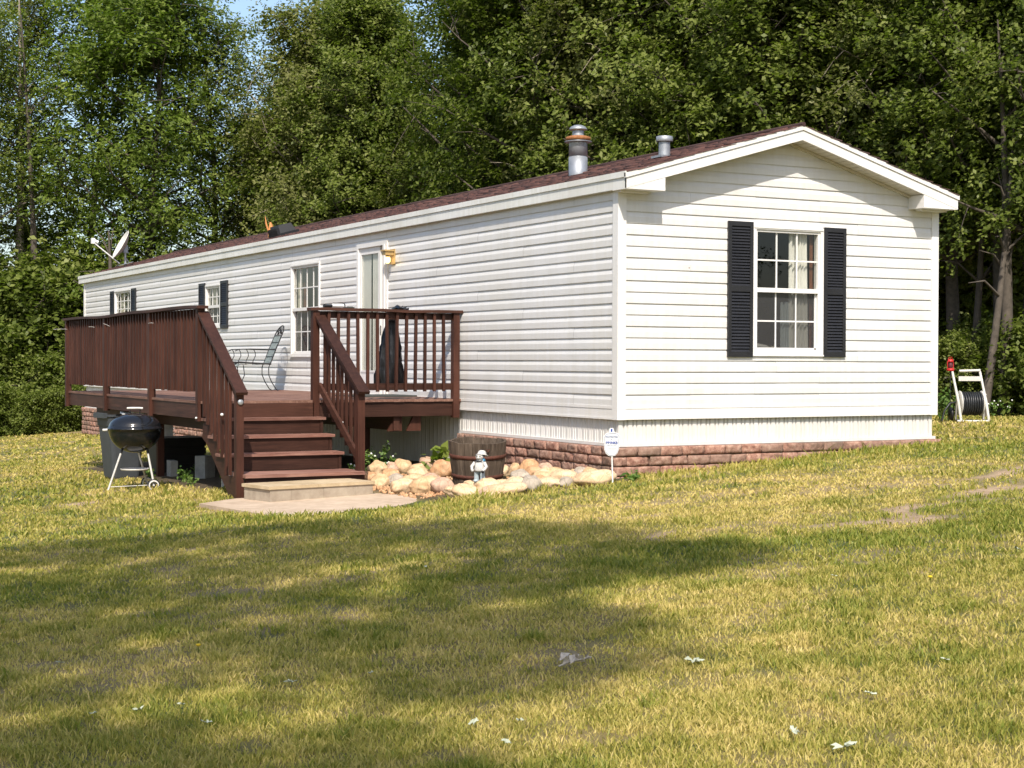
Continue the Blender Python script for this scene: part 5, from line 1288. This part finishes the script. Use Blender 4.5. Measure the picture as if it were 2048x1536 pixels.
# ------------------------------------------------------------------ grass
def build_grass():
    rs = np.random.RandomState(33); cx, cy = CAM.x, CAM.y; yaw = math.radians(28.33)
    out = []
    for r0, r1, dens, wsc, hsc in ((4.6, 7.5, 13000, .85, 1.0), (7.5, 10.5, 7000, 1.1, 1.0), (10.5, 14.5, 3800, 1.45, 1.0), (14.5, 20, 1350, 2.3, 1.05), (20, 30, 500, 3.6, 1.15), (30, 46, 150, 6., 1.3)):
        ha = math.radians(24); n = int(dens*ha*(r1*r1-r0*r0)); r = np.sqrt(rs.uniform(r0*r0, r1*r1, n)); a = yaw+rs.uniform(-ha, ha, n)
        out.append(np.stack([cx+r*np.sin(a), cy+r*np.cos(a), np.full(n, wsc), np.full(n, hsc)], 1))
    A = np.concatenate(out); x, y = A[:, 0], A[:, 1]
    dry = dryness(x, y); bare = bareness(x, y); we = wood_edge(x, y)
    ok = ~((x > -.12) & (x < W+.12) & (y > -.12)); ok &= ~((x > -3.4) & (x <= 0) & (y > 4.15) & (y < 11))
    pad = inpoly(x+.05*rs.normal(size=len(x)), y+.05*rs.normal(size=len(x)), np.array([(-4.1, 1.9), (-3.92, .10), (-3.2, -.07), (-2.05, .07), (-1.45, .52), (-1.6, 1.9), (-2.0, 2.6), (-3.6, 2.6)])); ok &= ~pad
    bed = (x > -1.95) & (y > -.15+.25*np.maximum(0, -x-1.0)-.45*np.clip((x+1.2)/1.2, 0, 1)) & (x < 0) & (y < 4.3); ok &= ~bed
    t2 = np.clip((fbm(x, y, 2.6, 71, 3)-.60)*9, 0, 1); t3 = np.clip((fbm(x, y, 1.5, 83, 4)-.56)*7, 0, 1); t4 = np.clip((fbm(x, y, 7., 87, 2)-.74)*9, 0, 1)
    dry = np.clip(dry-.22*t2-.4*t4+.22*t3*(1-t2), 0, 1); bare = np.clip(bare+.40*t3*(1-t2), 0, 1)
    tuft = fbm(x, y, 5., 51, 3); ok &= rs.rand(len(x)) > bare*.92
    ok &= rs.rand(len(x)) < np.clip(.35+1.5*(tuft-.25), .12, 1); ok &= rs.rand(len(x)) > np.clip(we/1.2+.2, 0, .98)
    t2 = (t2*.15+t4*.6)[ok]; A = A[ok]; x, y, dry, tuft, bare = x[ok], y[ok], dry[ok], tuft[ok], bare[ok]; n = len(A)
    z = ground_z(x, y)-.004
    h = (.013+.026*rs.rand(n)**1.5)*(.8+.5*(1-dry))*(.7+.7*tuft)*A[:, 3]
    # longer tufts next to edges
    edge = np.exp(-((np.hypot(x+2.9, y+.1)-1.0)/.5)**2)*.5+np.exp(-((y+.35-.0*x)/.25)**2)*((x > -2.3) & (x < 4.8))*.9+np.exp(-(((x+4.0)/.8)**2+((y-4.3)/1.6)**2))*.8
    h = h*(1+edge)*(1+t2)
    wdt = .0034*A[:, 2]*rs.uniform(.7, 1.3, n)
    a = rs.uniform(0, 2*math.pi, n); dx, dy = np.cos(a)*wdt, np.sin(a)*wdt
    lean = rs.uniform(.1, 1.1, n)*h; b = rs.uniform(0, 2*math.pi, n); lx, ly = np.cos(b)*lean, np.sin(b)*lean
    P = np.empty((n, 5, 3)); o = np.stack([x, y, z], 1)
    P[:, 0] = o+np.stack([-dx, -dy, 0*dx], 1); P[:, 1] = o+np.stack([dx, dy, 0*dx], 1)
    P[:, 2] = o+np.stack([dx*.8+lx*.35, dy*.8+ly*.35, h*.6], 1); P[:, 3] = o+np.stack([-dx*.8+lx*.35, -dy*.8+ly*.35, h*.6], 1)
    P[:, 4] = o+np.stack([lx, ly, h*.96], 1)
    i = np.arange(n)*5
    tone = np.clip(dry*.85+rs.normal(.08, .17, n)-.10*(tuft-.5), 0, 1)
    ob = npmesh('grass', P.reshape(-1, 3), [np.stack([i, i+1, i+2, i+3], 1), np.stack([i+3, i+2, i+4], 1)], M['grass'], attrs={'tone': np.repeat(tone, 5)})
    tag(ob, 'patchy yellow-green mown grass over the whole lawn', 'grass', kind='stuff'); print('blades', n)
build_grass()
